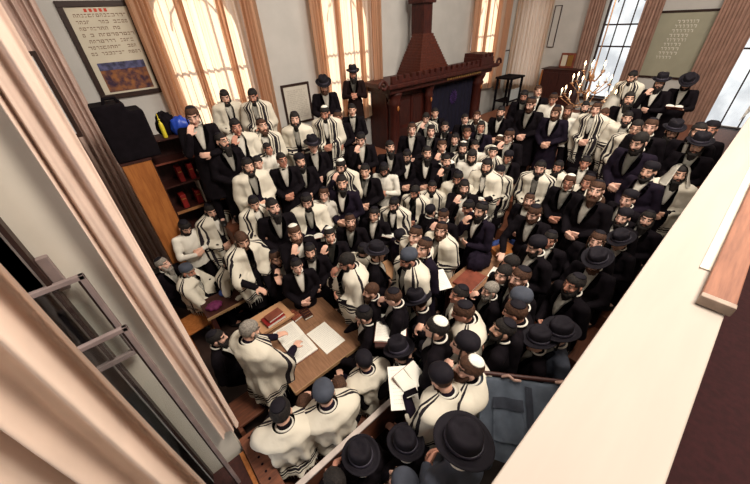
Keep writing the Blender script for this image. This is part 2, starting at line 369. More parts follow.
for j in range(len(vsx)-1):
    i = 0
    while i < len(us)-1:
        h = hfun((us[i]+us[i+1])/2, (vsx[j]+vsx[j+1])/2); k = i
        while k+1 < len(us)-1 and abs(hfun((us[k+1]+us[k+2])/2, (vsx[j]+vsx[j+1])/2)-h) < .01: k += 1
        if h > 0:
            bm = bmesh.new(); add_box(bm, (us[i], vsx[j], 0), (us[k+1], vsx[j+1], h), bev=.008); fn += 1
            struct('floor_%d' % fn, bm, BWOOD)
        i = k+1
# ------------------------------------------------------------------ people: bodies
def headspace(hc, pitch, yaw):
    return Matrix.Translation(hc) @ Euler((0, 0, yaw)).to_matrix().to_4x4() @ Euler((-pitch, 0, 0)).to_matrix().to_4x4()
def add_hand(bm, w, d, n, side, curl=.5):
    w, d, n = Vector(w), Vector(d).normalized(), Vector(n); n = (n-d*n.dot(d)).normalized(); s = d.cross(n)*side
    Ls = (.066, .076, .070, .054)
    for i, off in enumerate((-.030, -.010, .010, .029)):
        k = w+d*.082+s*off*1.0
        add_capsule(bm, w+s*off*.6+d*.01, k, .016, .0125, 8, 3)
        p = k; L = Ls[i]; ang = curl*.5
        for q, f in enumerate((.45, .32, .23)):
            dd = (d*math.cos(ang)+n*math.sin(ang)); nx = p+dd*L*f*1.1; add_capsule(bm, p, nx, .0098-.0008*q, .0092-.0009*q, 8, 3); p = nx; ang += curl
    a = w+d*.022-s*.028; b = a+(d*.55-s*.75+n*.25).normalized()*.038; c = b+(d*.85-s*.2+n*.4).normalized()*.033
    add_capsule(bm, a, b, .0135, .0115, 8, 3); add_capsule(bm, b, c, .0112, .0095, 8, 3)
POSES = {  # (right elbow, right wrist, hand dir, palm n), left mirrored unless given ; relative to standing height shoulders z 1.40
 'clasp': ((.25, -.01, 1.12), (.085, .205, 1.03), (-.9, .35, -.15), (-.2, -1, .1)),
 'fold': ((.25, .07, 1.13), (.07, .235, 1.16), (-1, .05, .05), (-.1, -1, 0)),
 'read': ((.24, .07, 1.13), (.13, .31, 1.15), (-.45, .8, .15), (0, 0, 1)),
 'face': ((.20, .19, 1.17), (.115, .215, 1.40), (-.45, -.25, .85), (-.3, -1, .1)),
 'forward': ((.27, .17, 1.13), (.15, .37, 1.04), (-.3, .95, -.1), (0, 0, -1)),
}
BODY = {}
def pose_key(seat, pose, hv): return (seat, pose, hv)
HV = {0: (R(7), R(6)), 1: (R(22), R(-10)), 2: (R(0), R(20)), 3: (R(38), R(4))}
def skeleton(seat, pose):
    dz = -.42 if seat else 0
    e, w, d, n = POSES[pose]
    arms = []
    for s in (1, -1):
        ee, ww, dd, nn = Vector(e), Vector(w), Vector(d), Vector(n)
        if pose == 'face' and s == -1: ee, ww, dd, nn = Vector((.25, .06, 1.12)), Vector((.06, .235, 1.13)), Vector((-1, .1, .1)), Vector((0, -1, 0))
        for q in (ee, ww, dd, nn): q.x *= s
        if pose in ('fold', 'clasp') and s == -1: ww.z += .035; ww.y -= .03
        if pose == 'face' and s == -1: pass
        ee.z += dz; ww.z += dz
        arms.append((s, Vector((.185*s, 0, 1.40+dz)), ee, ww, dd, nn))
    return dz, arms
def build_body(seat, pose, hv):
    key = (seat, pose, hv)
    if key in BODY: return BODY[key]
    dz, arms = skeleton(seat, pose)
    pitch, yaw = HV[hv]
    bm = bmesh.new()
    add_ell(bm, (0, 0, 1.24+dz), (.150, .098, .22)); add_ell(bm, (0, 0, 1.0+dz), (.135, .095, .14)); add_capsule(bm, (-.13, 0, 1.39+dz), (.13, 0, 1.39+dz), .058, .058)
    add_capsule(bm, (0, -.01, 1.40+dz), (0, .012, 1.53+dz), .058, .052)
    for s, sh, el, wr, d, n in arms:
        add_capsule(bm, sh, el, .048, .038); add_capsule(bm, el, wr, .036, .024); add_hand(bm, wr, d, n, s)
    for s in (1, -1):
        if seat: pts = [(s*.09, .0, .50), (s*.12, .42, .49), (s*.12, .43, .09)]
        else: pts = [(s*.09, 0, .92), (s*.10, .015, .50), (s*.10, -.01, .09)]
        add_capsule(bm, pts[0], pts[1], .078, .052); add_capsule(bm, pts[1], pts[2], .052, .034)
        add_capsule(bm, pts[2], Vector(pts[2])+Vector((0, .14, -.045)), .036, .028)
    # head
    hc = Vector((0, .02+.07*math.sin(pitch), 1.60+dz-.03*math.sin(pitch))); H = headspace(hc, pitch, yaw); q = H.to_3x3()
    def E(c, r, rot=None): add_ell(bm, H@Vector(c), r, q@(rot or Matrix.Identity(3)), 14, 10)
    E((0, -.012, .025), (.076, .094, .088)); E((0, .02, -.03), (.064, .070, .082)); E((0, .045, -.075), (.040, .040, .036)); E((0, .078, -.092), (.022, .018, .018))
    add_capsule(bm, H@Vector((0, .083, .022)), H@Vector((0, .104, -.022)), .009, .0135, 8, 3); E((.012, .094, -.026), (.008, .010, .007)); E((-.012, .094, -.026), (.008, .010, .007))
    for s in (1, -1):
        E((s*.077, -.008, -.008), (.010, .020, .032)); E((s*.030, .072, .030), (.022, .014, .007)); E((s*.040, .062, -.022), (.020, .018, .018)); E((s*.029, .074, .012), (.013, .010, .009))
    add_capsule(bm, H@Vector((-.017, .086, -.056)), H@Vector((.017, .086, -.056)), .008, .008, 8, 3)
    me = remesh(bm, 'person_body', .0085, [SKINS[0], EYEW, IRIS, LIP, BROW], smooth=1, fac=.4)
    Hi = H.inverted(); idx = []
    for p in me.polygons:
        c = Hi@p.center; i = 0
        if c.y > .05 and abs(c.z) < .08 and abs(c.x) < .06:
            ex = abs(abs(c.x)-.030); ez = c.z-.011
            if (ex/.014)**2+(ez/.008)**2 < 1: i = 1
            if (ex/.007)**2+(ez/.007)**2 < 1: i = 2
            if abs(c.z-.034-.1*(.03-ex if ex < .03 else 0)) < .006 and .010 < abs(c.x) < .052: i = 4
            if abs(c.z+.056) < .009 and abs(c.x) < .022 and c.y > .08: i = 3
        idx.append(i)
    me.polygons.foreach_set('material_index', idx)
    BODY[key] = (me, H, arms, dz)
    return BODY[key]
CLOTH = {}
def build_coat(seat, pose, kind):
    key = (seat, pose, kind)
    if key in CLOTH: return CLOTH[key]
    dz, arms = skeleton(seat, pose); bm = bmesh.new(); fat = 1.0 if kind == 'coat' else .93
    add_ell(bm, (0, .0, 1.24+dz), (.190*fat, .135*fat, .235)); add_ell(bm, (0, 0.005, 1.0+dz), (.175*fat, .135*fat, .17)); add_capsule(bm, (-.15, -.005, 1.395+dz), (.15, -.005, 1.395+dz), .070*fat, .070*fat)
    add_capsule(bm, (0, -.012, 1.42+dz), (0, -.006, 1.475+dz), .078, .066)
    for s, sh, el, wr, d, n in arms:
        add_capsule(bm, sh, el, .066*fat, .056*fat); add_capsule(bm, el, el.lerp(wr, .96), .055*fat, .042*fat)
    if kind == 'coat':
        if not seat: add_profile(bm, [(.165, 1.02), (.185, .8), (.20, .60), (.215, .46)], 20, sx=1.0, sy=.78)
        else:
            for s in (1, -1): add_capsule(bm, (s*.09, 0, .52), (s*.13, .38, .52), .10, .085)
    else: add_profile(bm, [(.165, 1.02+dz), (.178, .86+dz)], 20, sx=1.0, sy=.78)
    if seat: add_ell(bm, (0, -.02, .56), (.17, .14, .10))
    me = remesh(bm, 'coat', .013, BLACK, smooth=3)
    # cloth creases
    rnd = random.Random(hash(pose) % 97 if False else len(pose)+seat*3)
    for v in me.vertices:
        c = v.co; k = math.sin(c.z*34+c.x*23+2*math.sin(c.x*15))*math.sin(c.x*19+c.y*21+1.3*math.sin(c.z*13)); v.co += v.normal*.0045*k
    bvh = BVHTree.FromPolygons([v.co.copy() for v in me.vertices], [tuple(p.vertices) for p in me.polygons])
    CLOTH[key] = (me, bvh); return CLOTH[key]
def build_legs(seat):
    key = ('legs', seat)
    if key in CLOTH: return CLOTH[key]
    bm = bmesh.new()
    for s in (1, -1):
        if seat: pts = [(s*.09, .0, .50), (s*.12, .42, .49), (s*.12, .43, .12)]
        else: pts = [(s*.09, 0, .92), (s*.10, .015, .50), (s*.10, -.01, .10)]
        add_capsule(bm, pts[0], pts[1], .095, .07); add_capsule(bm, pts[1], pts[2], .068, .058)
    me = remesh(bm, 'trousers', .016, BLACK, smooth=2)
    bm = bmesh.new()
    for s in (1, -1):
        y = .43 if seat else -.01; x = s*(.12 if seat else .10)
        add_ell(bm, (x, y+.06, .045), (.052, .145, .045)); add_ell(bm, (x, y-.01, .07), (.05, .06, .06))
    me2 = mesh_from(bm, 'shoe', mat('shoe_leather', (.01, .009, .009), .35), True)
    CLOTH[key] = (me, me2); return CLOTH[key]
def cast_front(bvh, x, z):
    h = bvh.ray_cast(Vector((x, 1, z)), Vector((0, -1, 0)), 2)
    return h[0].y if h[0] is not None else .1
def build_front(seat, pose):
    key = ('front', seat, pose)
    if key in CLOTH: return CLOTH[key]
    dz, arms = skeleton(seat, pose); me, bvh = build_coat(seat, pose, 'coat')
    bm = bmesh.new(); rows = []; n = 12
    for j in range(n+1):
        t = j/n; z = 1.475+dz-t*.30; hw = .058*(1-t)**.8+.012
        rows.append([bm.verts.new((x, max(cast_front(bvh, x, z) if z < 1.44+dz else .05, .05)+.006, z)) for x in [hw*(-1+2*k/6) for k in range(7)]])
    # keep the shirt from jumping onto forearms
    for A, B in zip(rows, rows[1:]):
        for k in range(7):
            if B[k].co.y > A[k].co.y+.035: B[k].co.y = A[k].co.y+.02
    for A, B in zip(rows, rows[1:]):
        for k in range(6): bm.faces.new((A[k], A[k+1], B[k+1], B[k]))
    bmesh.ops.solidify(bm, geom=bm.faces[:], thickness=.006)
    # collar
    add_tube(bm, [(.066*math.sin(a), -.008+.062*math.cos(a), 1.488+dz-.014*math.cos(a)) for a in [2*math.pi*q/18 for q in range(19)]], .0095, 6)
    me1 = mesh_from(bm, 'shirt_front', WHITE, True)
    bm = bmesh.new()
    for s in (1, -1):
        L = []
        for j in range(9):
            t = j/8; z = 1.45+dz-t*.27; hw = .062*(1-t)**.8+.012; x0, x1 = s*hw, s*(hw+.045*math.sin(math.pi*min(1, t*.9+.12))+.008)
            y0 = max(cast_front(bvh, x0, z), .05)+.012; y1 = max(cast_front(bvh, x1, z), .04)+.006
            if L and y0 > L[-1][0].co.y+.03: y0 = L[-1][0].co.y+.01
            if L and y1 > L[-1][1].co.y+.03: y1 = L[-1][1].co.y+.01
            L.append((bm.verts.new((x0, y0, z)), bm.verts.new((x1, y1, z))))
        for A, B in zip(L, L[1:]): bm.faces.new((A[0], A[1], B[1], B[0]))
    bmesh.ops.solidify(bm, geom=bm.faces[:], thickness=.008)
    me2 = mesh_from(bm, 'lapels', BLACK, True)
    CLOTH[key] = (me1, me2); return CLOTH[key]
def build_shawl(seat, pose, var):
    key = ('shawl', seat, pose, var)
    if key in CLOTH: return CLOTH[key]
    dz, arms = skeleton(seat, pose); me, bvh = build_coat(seat, pose, 'coat'); rnd = random.Random(var*7+len(pose))
    hem = (.62 if not seat else .46) + .05*var; NS, NP = 26, 72; op = R((24, 17, 30)[var % 3]); ph = [rnd.uniform(0, 6.28) for _ in range(5)]
    bm = bmesh.new(); uvl = bm.loops.layers.uv.new('UVMap'); grid = []
    prev = [0]*(NP+1)
    for j in range(NS+1):
        s = j/NS; row = []
        for i in range(NP+1):
            f = i/NP; phi = op+(2*math.pi-2*op)*f; dx, dy = math.sin(phi), math.cos(phi)
            if j == 0: r = .088; z = 1.522+dz
            elif j == 1: r = .108; z = 1.508+dz
            elif j <= 5:
                k = (j-1)/4; rx, ry = .100+.172*k, .098+.062*k; r = 1/math.sqrt((dx/rx)**2+(dy/ry)**2); z = 1.508+dz-.085*k**1.15
            else:
                k = (j-5)/(NS-5); z = 1.417+dz+(hem-(1.417+dz))*k
                h = bvh.ray_cast(Vector((dx*.8, dy*.8, max(z, hem))), Vector((-dx, -dy, 0)), .8)
                r = (.8-h[3]) if h[0] is not None else prev[i]
                cr0 = r
                side = min(phi, 2*math.pi-phi)
                lim = .42 if side > R(48) else .27
                r = min(max(r+.020, prev[i]-.009), lim)
            prev[i] = r
            if j <= 5: cr0 = 0
            row.append([r, z, dx, dy, s, f, min(cr0, .45 if min(phi, 2*math.pi-phi) > R(48) else .26)])
        grid.append(row)
    # smooth radii
    for _ in range(3):
        for j in range(6, NS+1):
            rr = [grid[j][i][0] for i in range(NP+1)]
            for i in range(NP+1):
                a = rr[max(0, i-1)]; b = rr[min(NP, i+1)]; c = grid[j-1][i][0]
                grid[j][i][0] = max(rr[i]*.4+(a+b)*.2+c*.2, rr[i]-.012)
    V = []
    for j, row in enumerate(grid):
        o = []
        for r, z, dx, dy, s, f, crr in row:
            w = .026*min(1, max(0, (s-.12)*1.8)); r2 = r+w*(math.sin(f*46+ph[0]+3*s)+.6*math.sin(f*27+ph[1]-2*s))+.012*math.sin(s*17+f*11+ph[2])*min(1, s*3)
            r2 = max(r2, crr+.018)
            zz = z+.015*math.sin(f*9+ph[3])*s
            P_ = Vector((dx*r2, dy*r2-.008, zz))
            if abs(f-.5) < .42:
                hl = bvh.find_nearest(P_, .12)
                if hl[0] is not None and (P_-hl[0]).dot(hl[1]) < .02 and crr < .45: P_ = hl[0]+hl[1]*.022
            o.append(bm.verts.new(P_))
        V.append(o)
    for j in range(NS):
        for i in range(NP):
            fc = bm.faces.new((V[j][i], V[j][i+1], V[j+1][i+1], V[j+1][i]))
            for lp, (jj, ii) in zip(fc.loops, ((j, i), (j, i+1), (j+1, i+1), (j+1, i))): lp[uvl].uv = (ii/NP, jj/NS)
    me1 = mesh_from(bm, 'prayer_shawl', SHAWL, True)
    bm = bmesh.new()
    for i in range(0, NP+1, 2):
        r, z, dx, dy, s, f, crr = grid[-1][i]; add_capsule(bm, (dx*r, dy*r, z+.01), (dx*(r+.006), dy*r, z-.07), .0035, .0025, 5, 1)
    me2 = mesh_from(bm, 'fringe', WHITE, True)
    CLOTH[key] = (me1, me2); return CLOTH[key]
ACC = {}
def acc(kind):
    if kind in ACC: return ACC[kind]
    bm = bmesh.new()
    if kind == 'hair':
        add_ell(bm, (0, -.016, .027), (.0815, .098, .094), None, 24, 18)
        dl = [f for f in bm.faces if (lambda c: (c.y > .045 and c.z < .066) or (c.y > -.005 and c.z < .02) or c.z < -.045)(f.calc_center_median())]
        bmesh.ops.delete(bm, geom=dl, context='FACES'); bmesh.ops.solidify(bm, geom=bm.faces[:], thickness=.006)
        me = mesh_from(bm, 'hair', HAIRS['b'], True)
    elif kind == 'sidelocks':
        add_tube(bm, [(.077, .018, .02), (.080, .028, -.03), (.079, .034, -.085), (.074, .036, -.125)], .0085, 7)
        me = mesh_from(bm, 'sidelocks', HAIRS['b'], True)
    elif kind in ('beard', 'beard_long', 'beard_short'):
        L = {'beard': .075, 'beard_long': .16, 'beard_short': .035}[kind]
        for s in (1, -1):
            add_capsule(bm, (s*.070, .018, -.015), (s*.056, .045, -.075), .014, .022); add_capsule(bm, (s*.056, .045, -.075), (s*.02, .078, -.105), .024, .028)
            add_capsule(bm, (s*.012, .093, -.042), (s*.034, .078, -.062), .009, .011)
            add_capsule(bm, (s*.03, .066, -.095), (s*.018, .07, -.105-L), .030, .018)
        add_capsule(bm, (0, .078, -.10), (0, .082, -.11-L*1.15), .030, .014)
        me = remesh(bm, kind, .0075, HAIRS['b'], smooth=1, disp=.0022)
    elif kind == 'skullcap':
        prof = [(.0835*math.sin(t), .0955*math.cos(t)) for t in [R(a) for a in range(44, -1, -6)]]+[(0, .0955)]
        add_profile(bm, [(r+.003, z+.003) for r, z in prof[:-1]]+[(0, .099)], 20, Euler((R(20), 0, 0)).to_matrix(), Vector((0, -.020, .024)), 1, 1.12)
        me = mesh_from(bm, 'skullcap', FELT, True)
    elif kind == 'big_cap':
        prof = [(.085, .012), (.089, .025), (.088, .05), (.078, .082), (.050, .103), (0, .109)]
        add_profile(bm, prof, 22, Euler((R(20), 0, 0)).to_matrix(), Vector((0, -.020, .018)), 1, 1.14)
        me = mesh_from(bm, 'knitted_cap', FELT, True)
    elif kind == 'hat':
        seg = 36
        prof = [(.142, .004), (.149, .002), (.152, .008), (.149, .015), (.130, .008), (.108, .003), (.094, .006), (.092, .03), (.091, .075), (.088, .105), (.078, .121), (.060, .125), (.040, .118), (0, .108)]
        add_profile(bm, [(.085, .0)]+prof, seg, None, Vector((0, -.014, .062)), 1, 1.12)
        for v in bm.verts:
            r = math.hypot(v.co.x, (v.co.y+.014)/1.12); z = v.co.z-.062
            if r > .12: v.co.z += .024*(abs(v.co.x)/.18)**2*1.0+.006*math.sin(math.atan2(v.co.y, v.co.x)*2)-.010*max(0, v.co.y/.2)
            if z > .08:
                if v.co.y > .02: v.co.x *= .86; v.co.z -= .004
                v.co.z -= .014*math.exp(-(v.co.x/.022)**2)
        me = mesh_from(bm, 'hat', FELT, True)
    elif kind == 'hat_band':
        add_profile(bm, [(.0955, .008), (.0975, .012), (.0955, .036), (.093, .037)], 36, None, Vector((0, -.014, .062)), 1, 1.12)
        me = mesh_from(bm, 'hat_band', BAND, True)
    elif kind == 'spectacles':
        for s in (1, -1):
            pts = [(s*.032+.020*math.cos(2*math.pi*k/14), .096, .008+.016*math.sin(2*math.pi*k/14)) for k in range(15)]; add_tube(bm, pts, .0026, 6)
            add_tube(bm, [(s*.052, .094, .012), (s*.082, .01, .010)], .0024, 6)
        add_tube(bm, [(-.012, .098, .010), (.012, .098, .010)], .0026, 6); me = mesh_from(bm, 'spectacles', WIRE, True)
    elif kind == 'hood':
        NS, NP = 14, 30; rows = []
        for j in range(NS+1):
            t = j/NS; row = []
            for i in range(NP+1):
                f = i/NP; ph = R(38)+(2*math.pi-R(76))*f; dx, dy = math.sin(ph), math.cos(ph)
                if t < .5: a = t/.5*math.pi/2; r = .108*math.sin(a)+.0; z = .035+.105*math.cos(a)
                else: k = (t-.5)/.5; r = .108+.05*k+.02*k*k; z = .035-.17*k
                r *= 1+.035*math.sin(f*31+t*5)*t
                y = dy*r*1.08-.012
                if t < .45: y = y+.0
                row.append(bm.verts.new((dx*r, y, z)))
            rows.append(row)
        for A, B in zip(rows, rows[1:]):
            for i in range(NP): bm.faces.new((A[i], A[i+1], B[i+1], B[i]))
        bmesh.ops.solidify(bm, geom=bm.faces[:], thickness=.006); me = mesh_from(bm, 'shawl_hood', WHITE, True)
    elif kind == 'book':
        for s in (1, -1):
            rows = []
            for j in range(6):
                t = j/5; x = s*(.004+.125*t); z = .02+.018*math.sin(math.pi*t*.9)+.004; rows.append((bm.verts.new((x, -.10, z)), bm.verts.new((x, .10, z)), bm.verts.new((x, .10, 0)), bm.verts.new((x, -.10, 0))))
            for A, B in zip(rows, rows[1:]):
                for k in range(4): bm.faces.new((A[k], A[(k+1) % 4], B[(k+1) % 4], B[k]))
            bm.faces.new(rows[0]); bm.faces.new(rows[-1][::-1])
        me = mesh_from(bm, 'open_book', PAPER)
    elif kind == 'book_cover':
        for s in (1, -1): add_box(bm, (min(0, s*.135), -.105, -.006), (max(0, s*.135), .105, 0))
        me = mesh_from(bm, 'book_cover', BROWNB)
    ACC[kind] = me; return me
def sub(name, me, parent, mtx=None, m=None):
    o = link(name, me, parent)
    if mtx is not None: o.matrix_local = mtx
    if m is not None and me.materials and m != me.materials[0]:
        o.material_slots[0].link = 'OBJECT'; o.material_slots[0].material = m
    return o
SPOTS = []
PCOUNT = 0; PLACED = []; PEOPLE = []
FOCUS = Vector((1.05, 2.55, 0))
def region(px, py, u, v):
    if px < 215 and py < 240 and py > 100: return 'near the bookcase'
    if px < 215 and py < 300: return 'at the left table'
    if px < 300 and 235 <= py < 300: return 'at the left table'
    if px < 270 and py >= 300 and py < 360: return 'beside the reading table'
    if py < 135 and px < 275: return 'before the left curtained window'
    if py < 135 and px < 365: return 'before the middle curtained window'
    if py < 168 and 385 <= px < 485: return 'before the ark'
    if py < 160 and 485 <= px < 565: return 'in the far corner'
    if py < 160 and px < 645: return 'below the chandelier'
    if py < 190 and px >= 645: return 'below the notice board'
    if px < 390 and py < 215: return 'left of the ark'
    if py < 200 and px < 485: return 'in the middle rows'
    if py < 215 and px < 560: return 'behind the centre table'
    if px >= 555 and py < 300: return 'along the parapet'
    if py < 300 and px > 465: return 'right of the centre table'
    if py < 275 and px > 390: return 'left of the centre table'
    if py < 300: return 'behind the reading table'
    if px < 385 and py > 350 and py < 430: return 'on the reading-table bench'
    if py > 425: return 'behind the bench rail'
    if px > 480: return 'by the grey garment'
    return 'right of the reading table'
SKINK = [0, 1, 0, 2, 1]
def person(px, py, cov, beard, gar, pose, hv=None, seat=False, yaw=0, hgt=1.0, glasses=False, face=None, depth=None, extra=''):
    global PCOUNT
    i = PCOUNT; PCOUNT += 1; rnd = random.Random(i*13+5)
    if hv is None: hv = rnd.choice((0, 0, 1, 2))
    H0 = (1.60 if not seat else 1.18)*hgt
    r = ray(px, py)
    if depth: t = depth/F_PX
    else:
        t = None; k = .6
        while k < 14:
            p = CAM+r*(k/F_PX); g = hfun(p.x, p.y) if not seat or p.y > 3.7 else 0
            if seat and p.y <= 3.7: g = 0
            if p.z <= g+H0: t = k/F_PX; break
            k += .02
    if depth is None:
        best = None; k0 = t*F_PX
        for q in range(-30, 25):
            k = k0*(1+q*.007); pp = CAM+r*(k/F_PX); g = hfun(pp.x, pp.y) if (not seat or pp.y > 3.7) else 0
            hh = (pp.z-g)/((1.60 if not seat else 1.18))
            if not (hgt*.92 <= hh <= hgt*1.09) or pp.y < .3 or (pp.x < 1.4 and pp.y > 5.15): continue
            dm = min([1.0]+[math.hypot(pp.x-z[0], pp.y-z[1]) for z in SPOTS])
            sc = min(dm, .46)-.10*abs(q)*.007*10*.2-.25*abs(hh-hgt)
            if best is None or sc > best[0]: best = (sc, k, hh)
        if best: t = best[1]/F_PX; hgt = best[2]; H0 = (1.60 if not seat else 1.18)*hgt
    p = CAM+r*t; SPOTS.append((p.x, p.y))
    g = hfun(p.x, p.y) if depth is None else p.z-H0
    feet = Vector((p.x, p.y, p.z-H0))
    me, Hm, arms, dz = build_body(seat, pose, hv)
    fc = Vector(face) if face else FOCUS
    if face is None and (feet.xy-FOCUS.xy).length > 3.0: fc = Vector((FOCUS.x*.5, FOCUS.y*.5, 0))
    dvec = fc-feet; ang = math.atan2(dvec.y, dvec.x)-math.pi/2+R(yaw)+rnd.uniform(-.25, .25)*(0 if face else 1)
    root = link('person', me); root.scale = (hgt,)*3
    off = Euler((0, 0, ang)).to_matrix()@Vector((Hm.translation.x, Hm.translation.y, 0))*hgt
    root.location = (feet.x-off.x, max(feet.y-off.y, .40), p.z-Hm.translation.z*hgt)
    root.rotation_euler = (0, 0, ang)
    sk = SKINS[rnd.choice(SKINK)]
    root.material_slots[0].link = 'OBJECT'; root.material_slots[0].material = sk
    hk = beard if beard in HAIRS else rnd.choice('bbr'); hair = HAIRS[hk]
    coatm = {'B': BLACK, 'V': NAVY, 'D': DBROWN, 'G': GREY, 'J': JEAN}.get(gar, BLACK)
    if gar == 'W':
        cme, _ = build_coat(seat, pose, 'shirt'); sub('shirt', cme, root, None, WHITE)
    else:
        cme, _ = build_coat(seat, pose, 'coat'); c = sub('coat', cme, root, None, coatm if gar != 'T' else (BLACK if i % 3 else NAVY))
        f1, f2 = build_front(seat, pose); sub('shirt_front', f1, root); sub('lapels', f2, c, None, coatm)
    l1, l2 = build_legs(seat); sub('trousers', l1, root); sub('shoe', l2, root)
    if gar == 'T':
        s1, s2 = build_shawl(seat, pose, i % 3); so = sub('prayer_shawl', s1, root, None, SHAWLS[(i*3+px) % 5]); sub('fringe', s2, so)
    sub('hair', acc('hair'), root, Hm, hair)
    if i % 2 == 0 and cov != 'T': sub('sidelock', acc('sidelocks'), root, Hm, hair); sub('sidelock', acc('sidelocks'), root, Hm@Matrix.Scale(-1, 4, Vector((1, 0, 0))), hair)
    if beard in 'brg': sub('beard', acc({0: 'beard', 1: 'beard_long', 2: 'beard_short'}[(i*7+len(pose)) % 3] if beard != 'g' else 'beard_long'), root, Hm, hair)
    if cov == 'H': h = sub('hat', acc('hat'), root, Hm); sub('hat_band', acc('hat_band'), h)
    elif cov == 'k': sub('skullcap', acc('skullcap'), root, Hm, FELT)
    elif cov == 'w': sub('skullcap', acc('skullcap'), root, Hm, WHITE2)
    elif cov == 'g': sub('knitted_cap', acc('big_cap'), root, Hm, GREY)
    elif cov == 'K': sub('knitted_cap', acc('big_cap'), root, Hm, FELT)
    elif cov == 'T': sub('shawl_hood', acc('hood'), root, Hm)
    if glasses: sub('spectacles', acc('spectacles'), root, Hm)
    covs = {'H': 'black hat', 'k': 'black skullcap', 'w': 'white skullcap', 'g': 'grey knitted cap', 'K': 'large black cap', 'T': 'shawl over head', 'n': 'bare head'}
    gars = {'B': 'black coat', 'V': 'navy coat', 'D': 'brown-black coat', 'G': 'grey coat', 'J': 'slate jacket', 'W': 'white shirt', 'T': 'prayer shawl'}
    be = {'b': 'dark-bearded', 'r': 'brown-bearded', 'g': 'grey-bearded', 'n': 'beardless'}[beard]
    po = {'clasp': 'hands clasped', 'fold': 'arms folded', 'read': 'holding a book', 'face': 'hand to face', 'forward': 'hands forward'}[pose]
    if pose == 'read':
        wr = (arms[0][3]+arms[1][3])/2; bk = link('prayer_book', acc('book')); cv = link('book_cover', acc('book_cover'), bk)
        mt = Matrix.Translation(root.location)@Euler((0, 0, ang)).to_matrix().to_4x4()@Matrix.Scale(hgt, 4)@Matrix.Translation((0, wr.y+.085, wr.z+.03))@Euler((R(24), 0, 0)).to_matrix().to_4x4()
        bk.matrix_world = mt
        PEOPLE.append((bk, px, py, 'prayer book held by person in %s, %s' % (gars[gar], covs[cov]), region(px, py, p.x, p.y), 'book'))
    PEOPLE.append((root, px, py, ('seated ' if seat else '')+('person in %s, %s' % (gars[gar], covs[cov]))+(', '+po if po else ''), region(px, py, p.x, p.y), 'person'))
    PLACED.append((px, py, round(root.location.x, 2), round(root.location.y, 2), round(root.location.z, 2), round(g, 2)))
    return root
def lin_depth(px, py, P):
    r = ray(px, py); return (P.y/r.y)*F_PX
